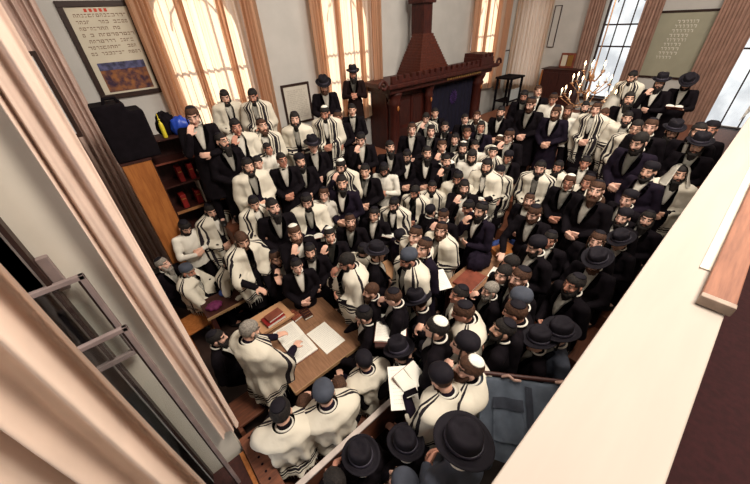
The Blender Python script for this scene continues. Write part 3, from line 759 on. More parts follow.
PD = '''225 97 k b T clasp
253 96 k b T clasp hv1
236 127 k n T face
262 126 k r T clasp
295 119 k b T clasp
324 86 H r B clasp hv1
353 74 H b D fold hv0
325 113 w b T clasp
338 117 k n B clasp
352 110 k n B clasp
361 139 k n B face
390 147 k b B clasp
412 129 k n B clasp
418 138 k n B clasp
426 118 n n T face
435 113 k n B clasp
431 131 k n B clasp hv2
445 127 k b B clasp g
455 139 k n B clasp
442 146 k n B face
427 153 k b B clasp
407 156 k b B clasp g
465 119 k n B clasp
477 116 k r T clasp
481 127 k n V clasp
467 133 k n B clasp
463 148 w b T clasp
475 146 n n W clasp
472 156 n b W fold
499 141 w r T clasp
509 136 k n B face
493 152 w n T clasp
524 96 k b B clasp
531 104 k r B clasp h1.06
538 91 k n B clasp
553 99 k n W clasp
556 112 k r V clasp h1.04
501 112 k b B clasp
568 111 n r W clasp
585 107 k b W fold
596 109 k n T clasp
604 114 n r T face
613 102 T n T clasp y180
632 77 k b T clasp
629 99 n b B clasp
627 118 k b T clasp
636 128 n n T clasp g
650 127 k n B clasp
660 83 H b B face
687 83 H b B read hv3
672 132 H b B clasp y30
713 130 K b B clasp
698 132 k b B clasp
222 141 k b B clasp g
248 166 k b T clasp
258 163 k n W clasp h.86
268 149 k n W clasp h.88
282 160 k n B clasp g
300 161 K b B clasp
313 146 H n B clasp
341 166 w b T face hv1
342 183 k b V clasp
324 194 k n W clasp h.92
365 171 k n B clasp
384 169 k b W fold hv3
446 161 k b B face
415 192 n b T clasp
432 187 k b T clasp
394 204 k b T read hv1
458 178 k b T clasp
487 166 k b T read
500 172 K g T clasp hv1 y25
508 157 K n B clasp
540 168 k b T clasp
558 167 k b T clasp
529 200 k r B clasp
464 187 k b B face
468 207 k n W clasp
481 210 k b V face
534 213 k r B forward hv1
550 239 k n B clasp
536 246 K b B clasp
569 182 w n B clasp g
585 163 k n B clasp
588 182 k n T clasp
596 190 k r B clasp
639 142 n b V clasp h1.05
649 171 K b V clasp
704 147 H b B clasp
688 176 T b T clasp
185 227 k b W fold hv3
211 210 k b T clasp hv1
236 209 k b B face
254 203 k n T clasp
242 240 n r T forward hv1
273 207 k b B clasp
307 201 k b T read hv1
295 233 w r B face
330 235 w n B face
350 221 k r B clasp
374 214 k n B clasp
443 216 k n B face
441 230 k r T clasp
415 235 k n T clasp
424 247 k n V clasp
408 259 g b T clasp
431 211 K n B clasp y150
401 236 K n V clasp y160
377 254 H n B clasp y150 hv0
188 271 g g T forward s hv1 fx1.4,3.9
229 263 k b T forward s hv1
163 264 k g B clasp s
276 258 k n B face s
297 266 k n B clasp h.85
310 251 k b B clasp
347 262 n b T face g
364 250 k n T clasp y160
393 297 k n B face hv1
418 302 H n B read s hv1
371 291 n r B clasp
364 315 k n B forward s
459 294 k n B clasp
490 290 n g B face hv0
510 264 n n B clasp
503 274 n n B clasp
520 277 k r B clasp
519 300 g g B clasp
463 312 k n T clasp hv1
597 240 k n B clasp
596 262 H r B read
574 284 k b B clasp
620 242 H n B clasp
597 204 n r V fold g
623 217 K b B clasp
647 219 k b B clasp
628 199 K n B clasp
400 353 H n B forward s hv1
428 352 H n V clasp s
436 328 w n B face
420 334 n n B clasp s
447 356 K n V clasp s
441 378 K r T read hv3
503 329 k b B read
537 342 H n B clasp h1.03
464 345 K n B clasp
469 368 w r T face
574 344 H n G clasp
250 330 n g T forward fx1.25,2.75 hv1
217 338 k b B clasp s
281 411 k n T forward s hv1 fx0.75,3 h1.12
324 393 g n T forward s hv1 fx1.0,3 h1.12
339 385 n r B clasp s
305 403 n r B clasp s
364 361 K n T forward s hv1 fx1.25,3 h1.08
361 458 H n B clasp s fx0.9,3
405 445 H n B forward s fx1.2,3
402 482 g n B clasp s fx1.2,3
476 460 H n G clasp fx1.5,3 h1.2
334 480 n n B face s fx.9,3
515 312 k n B clasp
'''
_p = on(193, 116, 1, 5.0); _h = _p.z-1.60*1.05
_bm = bmesh.new(); add_box(_bm, (.98, 4.72, 0), (1.29, 5.4, _h), bev=.008); struct('floor_90', _bm, BWOOD)
for ln in PD.strip().split('\n'):
    a = ln.split(); kw = {}
    for o in a[6:]:
        if o == 's': kw['seat'] = True
        elif o == 'g': kw['glasses'] = True
        elif o.startswith('hv'): kw['hv'] = int(o[2:])
        elif o.startswith('fx'): kw['face'] = [float(q) for q in o[2:].split(',')]+[0]
        elif o.startswith('h'): kw['hgt'] = float(o[1:])
        elif o.startswith('y'): kw['yaw'] = float(o[1:])
        elif o.startswith('d'): kw['depth'] = float(o[1:])
    person(int(a[0]), int(a[1]), a[2], a[3], a[4], a[5], **kw)
if False:
    for q in PLACED: print('P', q)
    mm = []
    for i in range(len(PLACED)):
        for j in range(i):
            d = math.hypot(PLACED[i][2]-PLACED[j][2], PLACED[i][3]-PLACED[j][3])
            if d < .30: mm.append((round(d, 2), PLACED[i][:2], PLACED[j][:2]))
    print('CLOSE', len(mm), sorted(mm)[:60])
person(193, 116, 'k', 'n', 'B', 'face', hv=1, hgt=1.05, depth=lin_depth(193, 116, _p))
ORD0 = ['leftmost', 'second from left', 'third from left', 'fourth from left', 'fifth from left', 'sixth from left', 'seventh from left', 'eighth from left', 'ninth from left', 'tenth from left', 'eleventh from left', 'twelfth from left']
NUM = 'first second third fourth fifth sixth seventh eighth ninth tenth eleventh twelfth thirteenth fourteenth fifteenth sixteenth'.split()
ORD = ['leftmost']+[n+' from left' for n in NUM[1:]]
from collections import defaultdict
gd = defaultdict(list)
for q in PEOPLE: gd[(q[3], q[4])].append(q)
for (l, r), qs in gd.items():
    qs.sort(key=lambda q: q[1])
    for k, q in enumerate(qs):
        
        lab = l+', '+r+((', '+ORD[k]) if len(qs) > 1 else '')
        lab = lab.replace('hands clasped, ', '').replace('prayer book held', 'book held') if len(lab.split()) > 16 else lab
        if len(lab.split()) > 16: print('LONG', lab)
        tag(q[0], lab, q[5], 'worshippers crowded around the reading tables' if q[5] == 'person' else 'prayer books held in the crowd')

# ------------------------------------------------------------------ props
def put(px, py, z): return on(px, py, 2, z)
# reading table
t = thing('reading_table', 'square walnut reading table with open books, lit at lower left', 'table', (1.02, 2.85, 0))
for s in (0, 1): box_part('tabletop', (-.52, -.70+s*.70, .725), (.52, -.003+s*.70, .76), TABW, t, bev=.004)
box_part('edging', (-.528, -.71, .715), (.528, -.70, .762), TABE, t); box_part('edging', (-.53, -.70, .715), (-.52, .70, .762), TABE, t)
for x in (-.45, .45):
    for y in (-.63, .63): box_part('leg', (x-.035, y-.035, 0), (x+.035, y+.035, .72), DWOOD, t, bev=.004)
box_part('apron', (-.47, -.65, .63), (.47, .65, .72), DWOOD, t)
def open_book(name, pts, label, lines=14, group=None, z=.762, thick=.022, w=None):
    """open volume from two page corners; pts = centre, width dir angle, w, h"""
    (cx_, cy_), ang, w, h = pts
    t = thing(name, label, 'book', (cx_, cy_, z), ang, group)
    bm = bmesh.new()
    for s in (1, -1):
        rows = []
        for j in range(9):
            q = j/8; x = s*(.003+(w/2-.003)*q); zz = .006+thick*(.55+.6*math.sin(math.pi*q*.95))
            rows.append([bm.verts.new((x, -h/2, zz)), bm.verts.new((x, h/2, zz)), bm.verts.new((x, h/2, .004)), bm.verts.new((x, -h/2, .004))])
        for A, B in zip(rows, rows[1:]):
            for k in range(4): bm.faces.new((A[k], A[(k+1) % 4], B[(k+1) % 4], B[k]))
        bm.faces.new(rows[0]); bm.faces.new(rows[-1][::-1])
    part('pages', bm, PAPER, t); box_part('cover', (-w/2-.008, -h/2-.006, 0), (w/2+.008, h/2+.006, .004), BROWNB, t)
    bm = bmesh.new(); rnd = random.Random(3)
    for s in (1, -1):
        for k in range(lines):
            y = h/2-.04-(h-.08)*k/lines; x0 = .022; zz = .006+thick*1.16
            x = x0
            while x < w/2-.03:
                l = rnd.uniform(.006, .016); q = x/(w/2); zq = .0075+thick*(.55+.6*math.sin(math.pi*q*.95)); add_box(bm, (s*x if s > 0 else -x-l, y, zq), (s*x+l if s > 0 else -x, y+.0035, zq+.0006)); x += l+.005
    part('lettering', bm, mat('faint_ink', (.38, .36, .34), .8), t)
    return t
open_book('open_book', ((.84, 2.76), R(90), .62, .30), 'large open volume lying near the left edge of the reading table')
t = thing('paper_sheet', 'large white sheet on the right half of the reading table', 'paper', (1.165, 2.54, .763), R(3))
bm = bmesh.new(); add_box(bm, (-.145, -.22, 0), (.145, .22, .006)); part('pages', bm, PAPER, t)
bm = bmesh.new(); rnd = random.Random(8)
for k in range(14):
    x = -.12
    while x < .11: l = rnd.uniform(.008, .02); add_box(bm, (x, .17-k*.026, .0062), (x+l, .173-k*.026, .0066)); x += l+.006
part('lettering', bm, mat('faint_ink', (.38, .36, .34), .8), t)
def closed_book(x, y, z, w, d, h, ang, m, label, group=None, name='book'):
    t = thing(name, label, 'book', (x, y, z), ang, group)
    bm = bmesh.new(); add_box(bm, (-w/2, -d/2, h-.004), (w/2, d/2, h), bev=.001); add_box(bm, (-w/2, -d/2, 0), (w/2, d/2, .004)); add_box(bm, (-w/2-.003, -d/2, 0), (-w/2+.001, d/2, h), bev=.001); part('cover', bm, m, t)
    bm = bmesh.new(); add_box(bm, (-w/2+.002, -d/2+.004, .004), (w/2-.005, d/2-.004, h-.004)); part('page_block', bm, PAPER, t)
    return t
t = thing('book_rest', 'tan wooden book rest on the far left corner of the table', 'book rest', (.80, 3.30, .762), R(2))
box_part('board', (-.24, -.17, .03), (.24, .2, .05), CARD, t, bev=.01); box_part('foot', (-.22, .16, 0), (.22, .19, .03), CARD, t); box_part('foot', (-.22, -.16, 0), (.22, -.13, .03), CARD, t); box_part('ledge', (-.24, -.19, .03), (.24, -.17, .07), CARD, t)
closed_book(.80, 3.24, .813, .27, .19, .05, R(5), REDB, 'thick red book lying on the tan book rest')
closed_book(.82, 3.25, .864, .22, .14, .03, R(8), BROWNB, 'brown book stacked on top of the red book')
for k, (x, y, a, m, l) in enumerate(((1.05, 3.14, 8, BROWNB, 'brown gilt-lined book right of the tan book rest'), (1.19, 3.06, -4, DWOOD, 'dark red book nearest the middle of the table far edge'))):
    b = closed_book(x, y, .762, .12, .20, .04, R(a), m, l); 
    bm = bmesh.new(); [add_box(bm, (-.04, -.09+q*.05, .0405), (.04, -.086+q*.05, .0412)) for q in range(4)]; part('gilt_lines', bm, GOLD, b)
# left table
t = thing('side_table', 'long dark table with pale edge beside the bookcase', 'table', (.75, 4.16, 0))
box_part('tabletop', (-.62, -.20, .73), (.58, .24, .76), DWOOD, t, bev=.004); box_part('edging', (-.625, -.212, .722), (.585, -.20, .764), TABE, t)
for x in (-.56, .52):
    for y in (-.15, .19): box_part('leg', (x-.03, y-.03, 0), (x+.03, y+.03, .73), DWOOD, t)
def lump(name, p, r, m, label, cat, seed=1, rz=0, group=None):
    """soft folded heap: squashed ball with creases"""
    bm = bmesh.new(); bmesh.ops.create_uvsphere(bm, u_segments=36, v_segments=20, radius=1); rnd = random.Random(seed); a = [rnd.uniform(2, 6) for _ in range(6)]
    for v in bm.verts:
        c = v.co.normalized(); k = 1+.10*math.sin(a[0]*c.x*2+a[1])*math.sin(a[2]*c.y*2+a[3])+.06*math.sin(a[4]*3*c.x+a[5]*2*c.y)+.03*math.sin(17*c.x+11*c.z)
        v.co = Vector((c.x*r[0]*k, c.y*r[1]*k, max(c.z, -.55)*r[2]*k+.55*r[2]))
    o = link(name, mesh_from(bm, name, m, True)); o.location = p; o.rotation_euler = (0, 0, rz); return tag(o, label, cat, group)
p = put(222, 317, .765); lump('velvet_bag', (.28, 4.12, .762), (.11, .09, .05), PURPLE, 'purple velvet bag on the near left end of the dark side table', 'bag', 3)
lump('velvet_bag', (.98, 4.20, .762), (.09, .07, .05), BLUEC, 'blue velvet bag at the middle of the dark side table', 'bag', 4)
lump('velvet_bag', (.50, 4.30, .762), (.08, .06, .06), BLUEC, 'blue velvet bag before the old grey-bearded man', 'bag', 5)
t = thing('tissue_packet', 'small white packet on the dark side table', 'packet', (.62, 4.04, .762), R(20)); box_part('wrapper', (-.05, -.03, 0), (.05, .03, .03), PAPER, t, bev=.008); box_part('flap', (-.02, -.031, .03), (.02, .031, .034), WHITE, t)
t = thing('paper_slip', 'thin white paper slip at the right end of the dark side table', 'paper', (1.2, 4.05, .763), R(28)); box_part('sheet', (-.09, -.014, 0), (.09, .014, .003), PAPER, t)
bm = bmesh.new(); add_profile(bm, [(.022, 0), (.03, .08), (.028, .08), (.021, .006), (0, .006)], 20); o = link('drinking_glass', mesh_from(bm, 'drinking_glass', mat('frosted_cup', (.6, .6, .62), .3), True)); o.location = (.82, 4.02, .762); tag(o, 'small pale cup standing on the dark side table', 'cup')
# chair behind old man
def chair(x, y, rz, label):
    t = thing('slatted_chair', label, 'chair', (x, y, 0), rz)
    box_part('seat', (-.21, -.21, .42), (.21, .21, .45), OAK, t, bev=.008)
    for sx in (-.18, .18): box_part('leg', (sx-.018, .16, 0), (sx+.018, .2, .42), OAK, t); box_part('leg', (sx-.018, -.2, 0), (sx+.018, -.16, 1.02), OAK, t)
    box_part('top_rail', (-.2, -.2, .94), (.2, -.165, 1.04), OAK, t, bev=.01)
    for k in range(4): box_part('slat', (-.13+k*.08, -.19, .5), (-.105+k*.08, -.175, .94), OAK, t)
    box_part('lower_rail', (-.2, -.2, .5), (.2, -.17, .55), OAK, t)
    return t
chair(-.02, 4.42, R(-85), 'orange slat-backed chair behind the grey-bearded man at the side table')
# cabinet, bookcase
t = thing('wooden_cabinet', 'tall plain orange-brown wooden cabinet by the left wall', 'cabinet', (.26, 5.3, 0))
cw = .175
box_part('body', (-cw, 0, .06), (cw, .5, 2.66), OAK, t, bev=.004); box_part('door', (-cw+.004, -.02, .08), (cw-.004, -.002, 2.655), OAK, t, bev=.003)
box_part('plinth', (-cw+.01, .01, 0), (cw-.01, .48, .06), DWOOD, t); box_part('top', (-cw-.01, -.03, 2.66), (cw+.01, .51, 2.69), DWOOD, t)
t = thing('cloth_covered_case', 'big black cloth-covered case standing on the orange-brown cabinet', 'case', (.32, 5.4, 2.69))
bm = bmesh.new(); add_box(bm, (-.25, -.13, .0), (.10, .3, .70)); add_box(bm, (-.1, -.13, .0), (.27, .3, .60)); me = remesh(bm, 'cover', .02, BLACK, 6); sub('cover', me, t)
bm = bmesh.new(); add_tube(bm, [(-.1, 0, .69), (-.08, 0, .76), (.04, 0, .76), (.06, 0, .69)], .018); part('handle', bm, BLACK, t)
t = thing('bookcase', 'dark red bookcase with sparse shelves right of the orange cabinet', 'bookcase', (.90, 5.45, 0))
box_part('back', (-.46, .36, 0), (.42, .38, 2.84), DWOOD, t); box_part('side', (-.46, 0, 0), (-.435, .36, 2.84), DWOOD, t); box_part('side', (.395, 0, 0), (.42, .36, 2.84), DWOOD, t)
SHZ = [.1, .55, 1.0, 1.36, 1.72, 2.14, 2.5, 2.82]
for z in SHZ: box_part('shelf', (-.435, .0, z), (.395, .36, z+.022), DWOOD, t); 
box_part('lip', (-.43, -.006, 1.70), (.39, 0, 1.745), mat('worn_shelf_edge', (.34, .15, .06), .6, noise=.3, scale=20), t); box_part('lip', (-.43, -.006, 2.50), (.39, 0, 2.525), BROWNB, t)
box_part('divider', (.02, .02, 1.745), (.035, .3, 2.14), mat('pale_upright', (.4, .33, .28), .6), t)
bx, by = .90, 5.45
for k in range(6):
    b = thing('book', 'burgundy gilt-spined book in the upright row on the upper shelf', 'book', (bx+.14+k*.04, by+.03, 2.522), 0, 'burgundy set on the upper shelf')
    box_part('cover', (0, 0, 0), (.036, .17, .235+.006*(k % 2)), REDB if k % 2 else PURPLE, b, bev=.004); box_part('spine_bands', (.002, -.002, .17), (.034, 0, .215), GOLD, b)
b = closed_book(bx+.22, by+.14, 2.162, .24, .2, .04, 0, mat('cream_cover', (.6, .52, .38), .7), 'cream book lying flat on the second shelf'); 
b = closed_book(bx+.21, by+.14, 2.204, .22, .19, .035, R(4), mat('cream_cover', (.6, .52, .38), .7), 'cream book on top of the flat cream book')
for k in range(3):
    b = thing('book', ['crimson book standing left on the third shelf', 'crimson book standing in the middle of the third shelf', 'crimson book standing right on the third shelf'][k], 'book', (bx-.30+k*.22+(.14 if k == 2 else 0), by+.05, 1.742), 0, 'crimson books on the third shelf')
    box_part('cover', (0, 0, 0), (.08, .17, .22), REDB, b, bev=.006); box_part('spine_bands', (.01, -.002, .15), (.07, 0, .165), GOLD, b)
for k in range(2):
    b = thing('book', ['red book standing left below the white ornament', 'red book standing right below the white ornament'][k], 'book', (bx-.2+k*.16, by+.05, 2.162), 0); box_part('cover', (0, 0, 0), (.07, .16, .24), REDB, b, bev=.006); box_part('spine_bands', (.01, -.002, .15), (.06, 0, .165), GOLD, b)
t = thing('figurine_pair', 'small pair of pale cups on the upper shelf left of the burgundy books', 'cups', (bx-.0, by+.06, 2.522))
for s in (0, .06):
    bm = bmesh.new(); add_profile(bm, [(.02, 0), (.006, .015), (.006, .03), (.024, .045), (.022, .075), (0, .05)], 16); o = part('cup', bm, mat('pale_ceramic', (.6, .57, .5), .4), t, True); o.location = (s, 0, 0)
t = thing('spray_bottle', 'yellow plastic squeeze bottle on top of the bookcase', 'bottle', (.745, 5.50, 2.842))
bm = bmesh.new(); add_profile(bm, [(0, 0), (.028, 0), (.03, .01), (.03, .17), (.024, .2), (.012, .215), (.012, .235), (0, .235)], 24); part('bottle_body', bm, YELLOW, t, True)
bm = bmesh.new(); add_profile(bm, [(.014, .235), (.014, .255), (.005, .262), (.003, .33), (0, .33)], 16); part('nozzle', bm, YELLOW, t, True)
lump('plastic_bag', (1.0, 5.55, 2.842), (.14, .10, .15), BLUE, 'bright blue plastic bag on top of the bookcase', 'bag', 9)
lump('black_bundle', (.84, 5.68, 2.842), (.13, .10, .20), BLACK, 'low black bundle behind the yellow bottle', 'bundle', 10)
# centre reading table
t = thing('centre_table', 'long brown table running through the crowd right of the open sheets', 'table', (3.65, 1.80, 0))
box_part('tabletop', (-.72, -.24, .88), (.95, .26, .91), TABW, t, bev=.004); box_part('edging', (-.72, -.262, .87), (.95, -.24, .915), mat('olive_edge', (.30, .24, .11), .5), t)
for x in (-.65, .88):
    for y in (-.18, .2): box_part('leg', (x-.03, y-.03, 0), (x+.03, y+.03, .88), DWOOD, t)
closed_book(3.22, 1.82, .912, .42, .3, .035, R(4), BROWNB, 'large brown book on the left end of the centre table')
closed_book(2.99, 1.68, .912, .1, .1, .02, R(20), mat('coral_cover', (.6, .16, .1), .6), 'small coral book at the near left corner of the centre table')
t = closed_book(4.15, 1.83, .912, .36, .26, .09, R(-18), OAK, 'thick orange-brown volume at the right end of the centre table')
lump('felt_bundle', (3.60, 1.94, .912), (.23, .15, .17), NAVY, 'dark navy bundle resting on the middle of the centre table', 'bundle', 12)
lump('cloth_bag', (4.25, 2.02, .912), (.12, .07, .06), BLUEC, 'blue cloth bag behind the thick volume on the centre table', 'bag', 13); lump('cloth_bag', (4.50, 1.86, .912), (.10, .06, .05), BLUEC, 'blue cloth bag at the right end of the centre table', 'bag', 14)
t = thing('paper_sheet', 'creased white paper beside the navy bundle', 'paper', (3.62, 1.68, .912), R(12)); box_part('sheet', (-.13, -.05, 0), (.13, .05, .006), PAPER, t)
# small lectern
t = thing('lectern', 'small tan-topped lectern among the men behind the reading table', 'lectern', (2.46, 2.80, 0), R(-5))
box_part('top', (-.2, -.2, .93), (.2, .2, .96), CARD, t, bev=.006); box_part('column', (-.06, -.06, .04), (.06, .06, .93), DWOOD, t); box_part('base', (-.18, -.18, 0), (.18, .18, .04), DWOOD, t)
# open book with straps, on its stand
p = put(391, 328, 1.22)
t = thing('book_stand', 'dark stand under the big open book with straps', 'stand', (p.x, p.y, 0), R(45)); box_part('top', (-.24, -.17, 1.17), (.24, .17, 1.20), DWOOD, t); box_part('post', (-.04, -.04, .03), (.04, .04, 1.17), DWOOD, t); box_part('foot', (-.2, -.04, 0), (.2, .04, .03), DWOOD, t); box_part('foot', (-.04, -.2, 0), (.04, .2, .03), DWOOD, t)
open_book('open_book', ((p.x, p.y), R(-47), .34, .38), 'big open white book under black leather straps, right of the reading table', z=1.202)
t = thing('leather_straps', 'tangle of black leather straps and boxes on the open book', 'straps', (p.x+.05, p.y+.07, 1.232), R(-40))
bm = bmesh.new(); rnd = random.Random(5)
for q in range(5): add_tube(bm, [(.09*math.cos(a*.9+q)+rnd.uniform(-.04, .04), .06*math.sin(a*.9+q)+rnd.uniform(-.02, .02), .012+.004*q) for a in range(8)], .0075, 6)
part('strap', bm, BLACK, t, True); box_part('leather_box', (-.1, -.02, 0), (-.05, .03, .045), BLACK, t, bev=.004); box_part('leather_box', (.06, -.01, 0), (.11, .04, .045), BLACK, t, bev=.004)
def sheet(p, q, w, h, tilt, rz, label, name='paper_sheet'):
    t = thing(name, label, 'paper', p, rz); t.rotation_euler = (tilt, 0, rz)
    bm = bmesh.new(); add_box(bm, (-w/2, -h/2, 0), (w/2, h/2, .006)); part('sheet', bm, PAPER, t)
    bm = bmesh.new(); rnd = random.Random(int(w*1000))
    for k in range(10):
        x = -w/2+.03
        while x < w/2-.05: l = rnd.uniform(.008, .02); add_box(bm, (x, h/2-.04-k*(h-.06)/10, .0062), (x+l, h/2-.037-k*(h-.06)/10, .0066)); x += l+.006
    part('lettering', bm, mat('faint_ink', (.38, .36, .34), .8), t); return t
sheet(put(440, 280, 1.2), 0, .22, .30, R(18), R(-25), 'tilted white sheet held up left of the centre table')
sheet(put(403, 387, 1.25), 0, .26, .40, R(10), R(-38), 'large white sheet held by the white-shawled reader in the foreground')
sheet(put(565, 294, 1.3), 0, .26, .24, R(12), R(-30), 'white page held up before the hatted man at the parapet')
sheet(put(447, 163, 1.85), 0, .3, .12, R(10), R(-10), 'thin pale board held among the middle rows', 'pale_board')
t = thing('phone_case', 'small dark pocket book on the large white sheet', 'book', put(411, 393, 1.30), R(-20)); box_part('cover', (-.06, -.03, 0), (.06, .03, .015), BLACK, t, bev=.003); box_part('page_block', (-.055, -.034, .003), (.055, -.03, .012), PAPER, t)
# benches
def bench(x0, x1, y, label, top=WHITE, h=.86, back=True, m=BWOOD):
    t = thing('bench', label, 'bench', ((x0+x1)/2, y, 0)); L = (x1-x0)/2
    box_part('seat', (-L, .0, .40), (L, .36, .44), m, t, bev=.006)
    if back:
        box_part('backrest', (-L, -.05, .44), (L, -.015, h-.02), m, t); box_part('top_rail', (-L, -.06, h-.02), (L, -.005, h+.005), top, t, bev=.005, label='pale worn top rail')
    for s in (-1, 1): box_part('end_panel', (s*L-.02, -.05, 0), (s*L+.02, .36, .42), m, t)
    return t
RAIL = mat('pale_bench_rail', (.50, .42, .38), .5, noise=.2, scale=10)
bench(-.12, 1.42, 1.36, 'wooden bench with a pale top rail before the reading table', RAIL)
bench(.1, 1.6, .75, 'dark bench under the hatted men at the bottom edge', BWOOD, .8)
bench(-.12, .42, 2.42, 'short reddish bench end beside the reading table', BWOOD, back=False)
bench(1.70, 2.6, 1.30, 'dark bench right of the reading table', BWOOD, back=False); bench(.15, 1.25, 4.5, 'dark bench behind the side table', DWOOD, back=False)
# things on the left below the sash
t = thing('low_cupboard', 'orange-edged low cupboard with pierced top beside the window', 'cupboard', (-.27, 1.6, 0)); 
box_part('body', (-.2, -.35, 0), (.06, .36, .78), DWOOD, t); box_part('edge_panel', (.062, -.35, 0), (.10, .35, .80), OAK, t); 
bm = bmesh.new()
for k in range(9): add_ell(bm, (.19, -.2+k*.075, .842), (.012, .012, .004), None, 10, 6)
box_part('perforated_strip', (.11, -.36, .80), (.27, .45, .84), BWOOD, t); box_part('strip_support', (.17, -.30, 0), (.20, .4, .8), DWOOD, t); part('holes', bm, BLACK, t)
def litem(px, py, z, w, d, h, m, name, label, cat, rz=0):
    p = put(px, py, z); p.z = z; t = thing(name, label, cat, p, rz); box_part('body', (-w/2, -d/2, 0), (w/2, d/2, h), m, t, bev=.004); box_part('lid', (-w/2+.01, -d/2+.01, h), (w/2-.01, d/2-.01, h+.006), m, t); return t
ct = thing('window_counter', 'pale cluttered counter behind the open sash', 'counter', (-.42, 2.35, 0)); box_part('top', (-.2, -.17, 1.36), (.17, .5, 1.40), mat('grey_counter', (.33, .31, .32), .6, noise=.3, scale=9), ct); box_part('base', (-.18, -.15, 0), (.15, .48, 1.36), DWOOD, ct)
z = 1.402
for args in ((-.30, 2.42, .09, .12, .20, BLUE, 'carton', 'blue carton standing beside the hanging drape hem', 'carton'), (-.31, 2.27, .09, .07, .02, mat('slate_box', (.06, .075, .10), .5), 'box', 'dark slate box below the blue carton', 'box'),
             (-.47, 2.30, .07, .1, .05, PAPER, 'box', 'crumpled white packet on the cluttered counter', 'packet'), (-.55, 2.45, .1, .07, .06, GREY, 'box', 'grey tin on the cluttered counter', 'tin')):
    x, y, w, d, h, m, nm, lb, c = args; t = thing(nm, lb, c, (x, y, z), R(8)); box_part('body', (-w/2, -d/2, 0), (w/2, d/2, h), m, t, bev=.004); box_part('lid', (-w/2+.006, -d/2+.006, h), (w/2-.006, d/2-.006, h+.006), WHITE if m == BLUE else m, t)
# garment over the near rail
t = thing('coat_rail', 'dark wooden rail carrying the slate-grey garment', 'rail', (0, 0, 0))
A_, B_ = on(478, 372, 2, 1.62), on(600, 398, 2, 1.62)
B_ = Vector((B_.x, max(B_.y, .10), 1.62)); dirv = (B_-A_).normalized()
bm = bmesh.new(); add_capsule(bm, A_-dirv*.1, B_, .018, .018); part('bar', bm, DWOOD, t, True)
for q in (A_, B_): bm = bmesh.new(); add_capsule(bm, (q.x, q.y, .02), (q.x, q.y, 1.6), .02, .018); part('post', bm, DWOOD, t, True)
g = thing('draped_garment', 'slate-grey garment with a flap pocket draped over the rail', 'garment', (0, 0, 0))
nrm = Vector((dirv.y, -dirv.x, 0)); nrm = nrm if nrm.dot(Vector((-1, -1, 0))) > 0 else -nrm
bm = bmesh.new(); rows = []
Lg = (B_-A_).length
def gp(s, q, o=0):
    x = A_+dirv*(Lg*s)
    if q < .3: a = math.pi*(q/.3); off = -nrm*.035*math.cos(a)*1.0; zz = .035*math.sin(a)-(.3-q)*.5
    else: k = (q-.3)/.7; off = nrm*(.035+.50*k); zz = -.30*k**1.15
    w = .014*math.sin(11*s+4*q)+.008*math.sin(31*s-6*q)
    return x+off+Vector((0, 0, zz+w+o))+nrm*w
for i in range(41): rows.append([bm.verts.new(gp(i/40, j/30)) for j in range(31)])
for A2, B2 in zip(rows, rows[1:]):
    for j in range(30): bm.faces.new((A2[j], A2[j+1], B2[j+1], B2[j]))
bmesh.ops.solidify(bm, geom=bm.faces[:], thickness=.012); part('cloth', bm, JEAN, g, True)
def patch(name, s0, s1, q0, q1, o, m):
    bm = bmesh.new(); rs = []
    for i in range(13): rs.append([bm.verts.new(gp(s0+(s1-s0)*i/12, q0+(q1-q0)*j/8, o)) for j in range(9)])
    for A2, B2 in zip(rs, rs[1:]):
        for j in range(8): bm.faces.new((A2[j], A2[j+1], B2[j+1], B2[j]))
    bmesh.ops.solidify(bm, geom=bm.faces[:], thickness=.012); part(name, bm, m, g, True)
patch('pocket', .14, .42, .52, .86, .016, JEAN); patch('pocket_flap', .13, .43, .50, .60, .03, GREY); patch('seam_band', .46, .52, .36, 1, .014, GREY)
bm = bmesh.new(); add_tube(bm, [gp(.25, .30, .02), gp(.30, .27, .05), gp(.36, .33, .03), gp(.42, .33, .03)], .012); part('cord', bm, mat('tan_cord', (.4, .25, .2), .7, noise=.4, scale=40), g, True); bm = bmesh.new(); add_tube(bm, [gp(.78, .30, .03), gp(.88, .28, .05), gp(.98, .31, .03)], .014); part('cord', bm, mat('tan_cord', (.4, .25, .2), .7, noise=.4, scale=40), g, True)
# ------------------------------------------------------------------ ark
AX, AY = 7.45, 6.1
t = thing('ark', 'tall dark mahogany ark with battlement cornice, pyramid roof and chimney-like turret', 'ark', (AX, AY, 0))
L0, L1 = 5.72-AX, 9.55-AX
box_part('base', (L0-.1, -.15, 0), (L1+.1, .75, .75), ARKM, t, bev=.01)
box_part('body', (L0, .12, .75), (L1, .75, 2.62), ARKM, t)
for x, w in ((L0+.14, .15), (L0+1.42, .11), (L1-.15, .15)):
    bm = bmesh.new(); add_profile(bm, [(w*1.3, .75), (w*1.3, .85), (w, .9), (w*.92, 2.3), (w*1.2, 2.36), (w*.95, 2.42), (w*1.35, 2.55), (w*1.4, 2.62)], 24); c = part('column', bm, ARKM, t, True); c.location = (x, -.0, 0)
    bm = bmesh.new(); add_ell(bm, (x, -w, 2.25), (.035, .02, .06)); part('rosette', bm, OAK, c).location = (-x, 0, 0)
for x0, x1 in ((L0+.36, L0+.82), (L0+.86, L0+1.28)):
    d = box_part('door', (x0, .09, .95), (x1, .13, 2.45), ARKM, t, bev=.01); bm = bmesh.new(); add_box(bm, (x0+.06, .075, 1.05), (x1-.06, .09, 1.65), bev=.008); add_box(bm, (x0+.06, .075, 1.75), (x1-.06, .09, 2.35), bev=.008); part('door_panel', bm, DWOOD, d)
bm = bmesh.new(); rows = []
for i in range(61):
    s = i/60; rows.append([bm.verts.new((L0+1.58+s*(L1-.36-L0-1.58), .05+.015*math.sin(s*60)+.008*math.sin(s*23+z_*3), 2.5-z_*1.7)) for z_ in (0, .25, .5, .75, 1)])
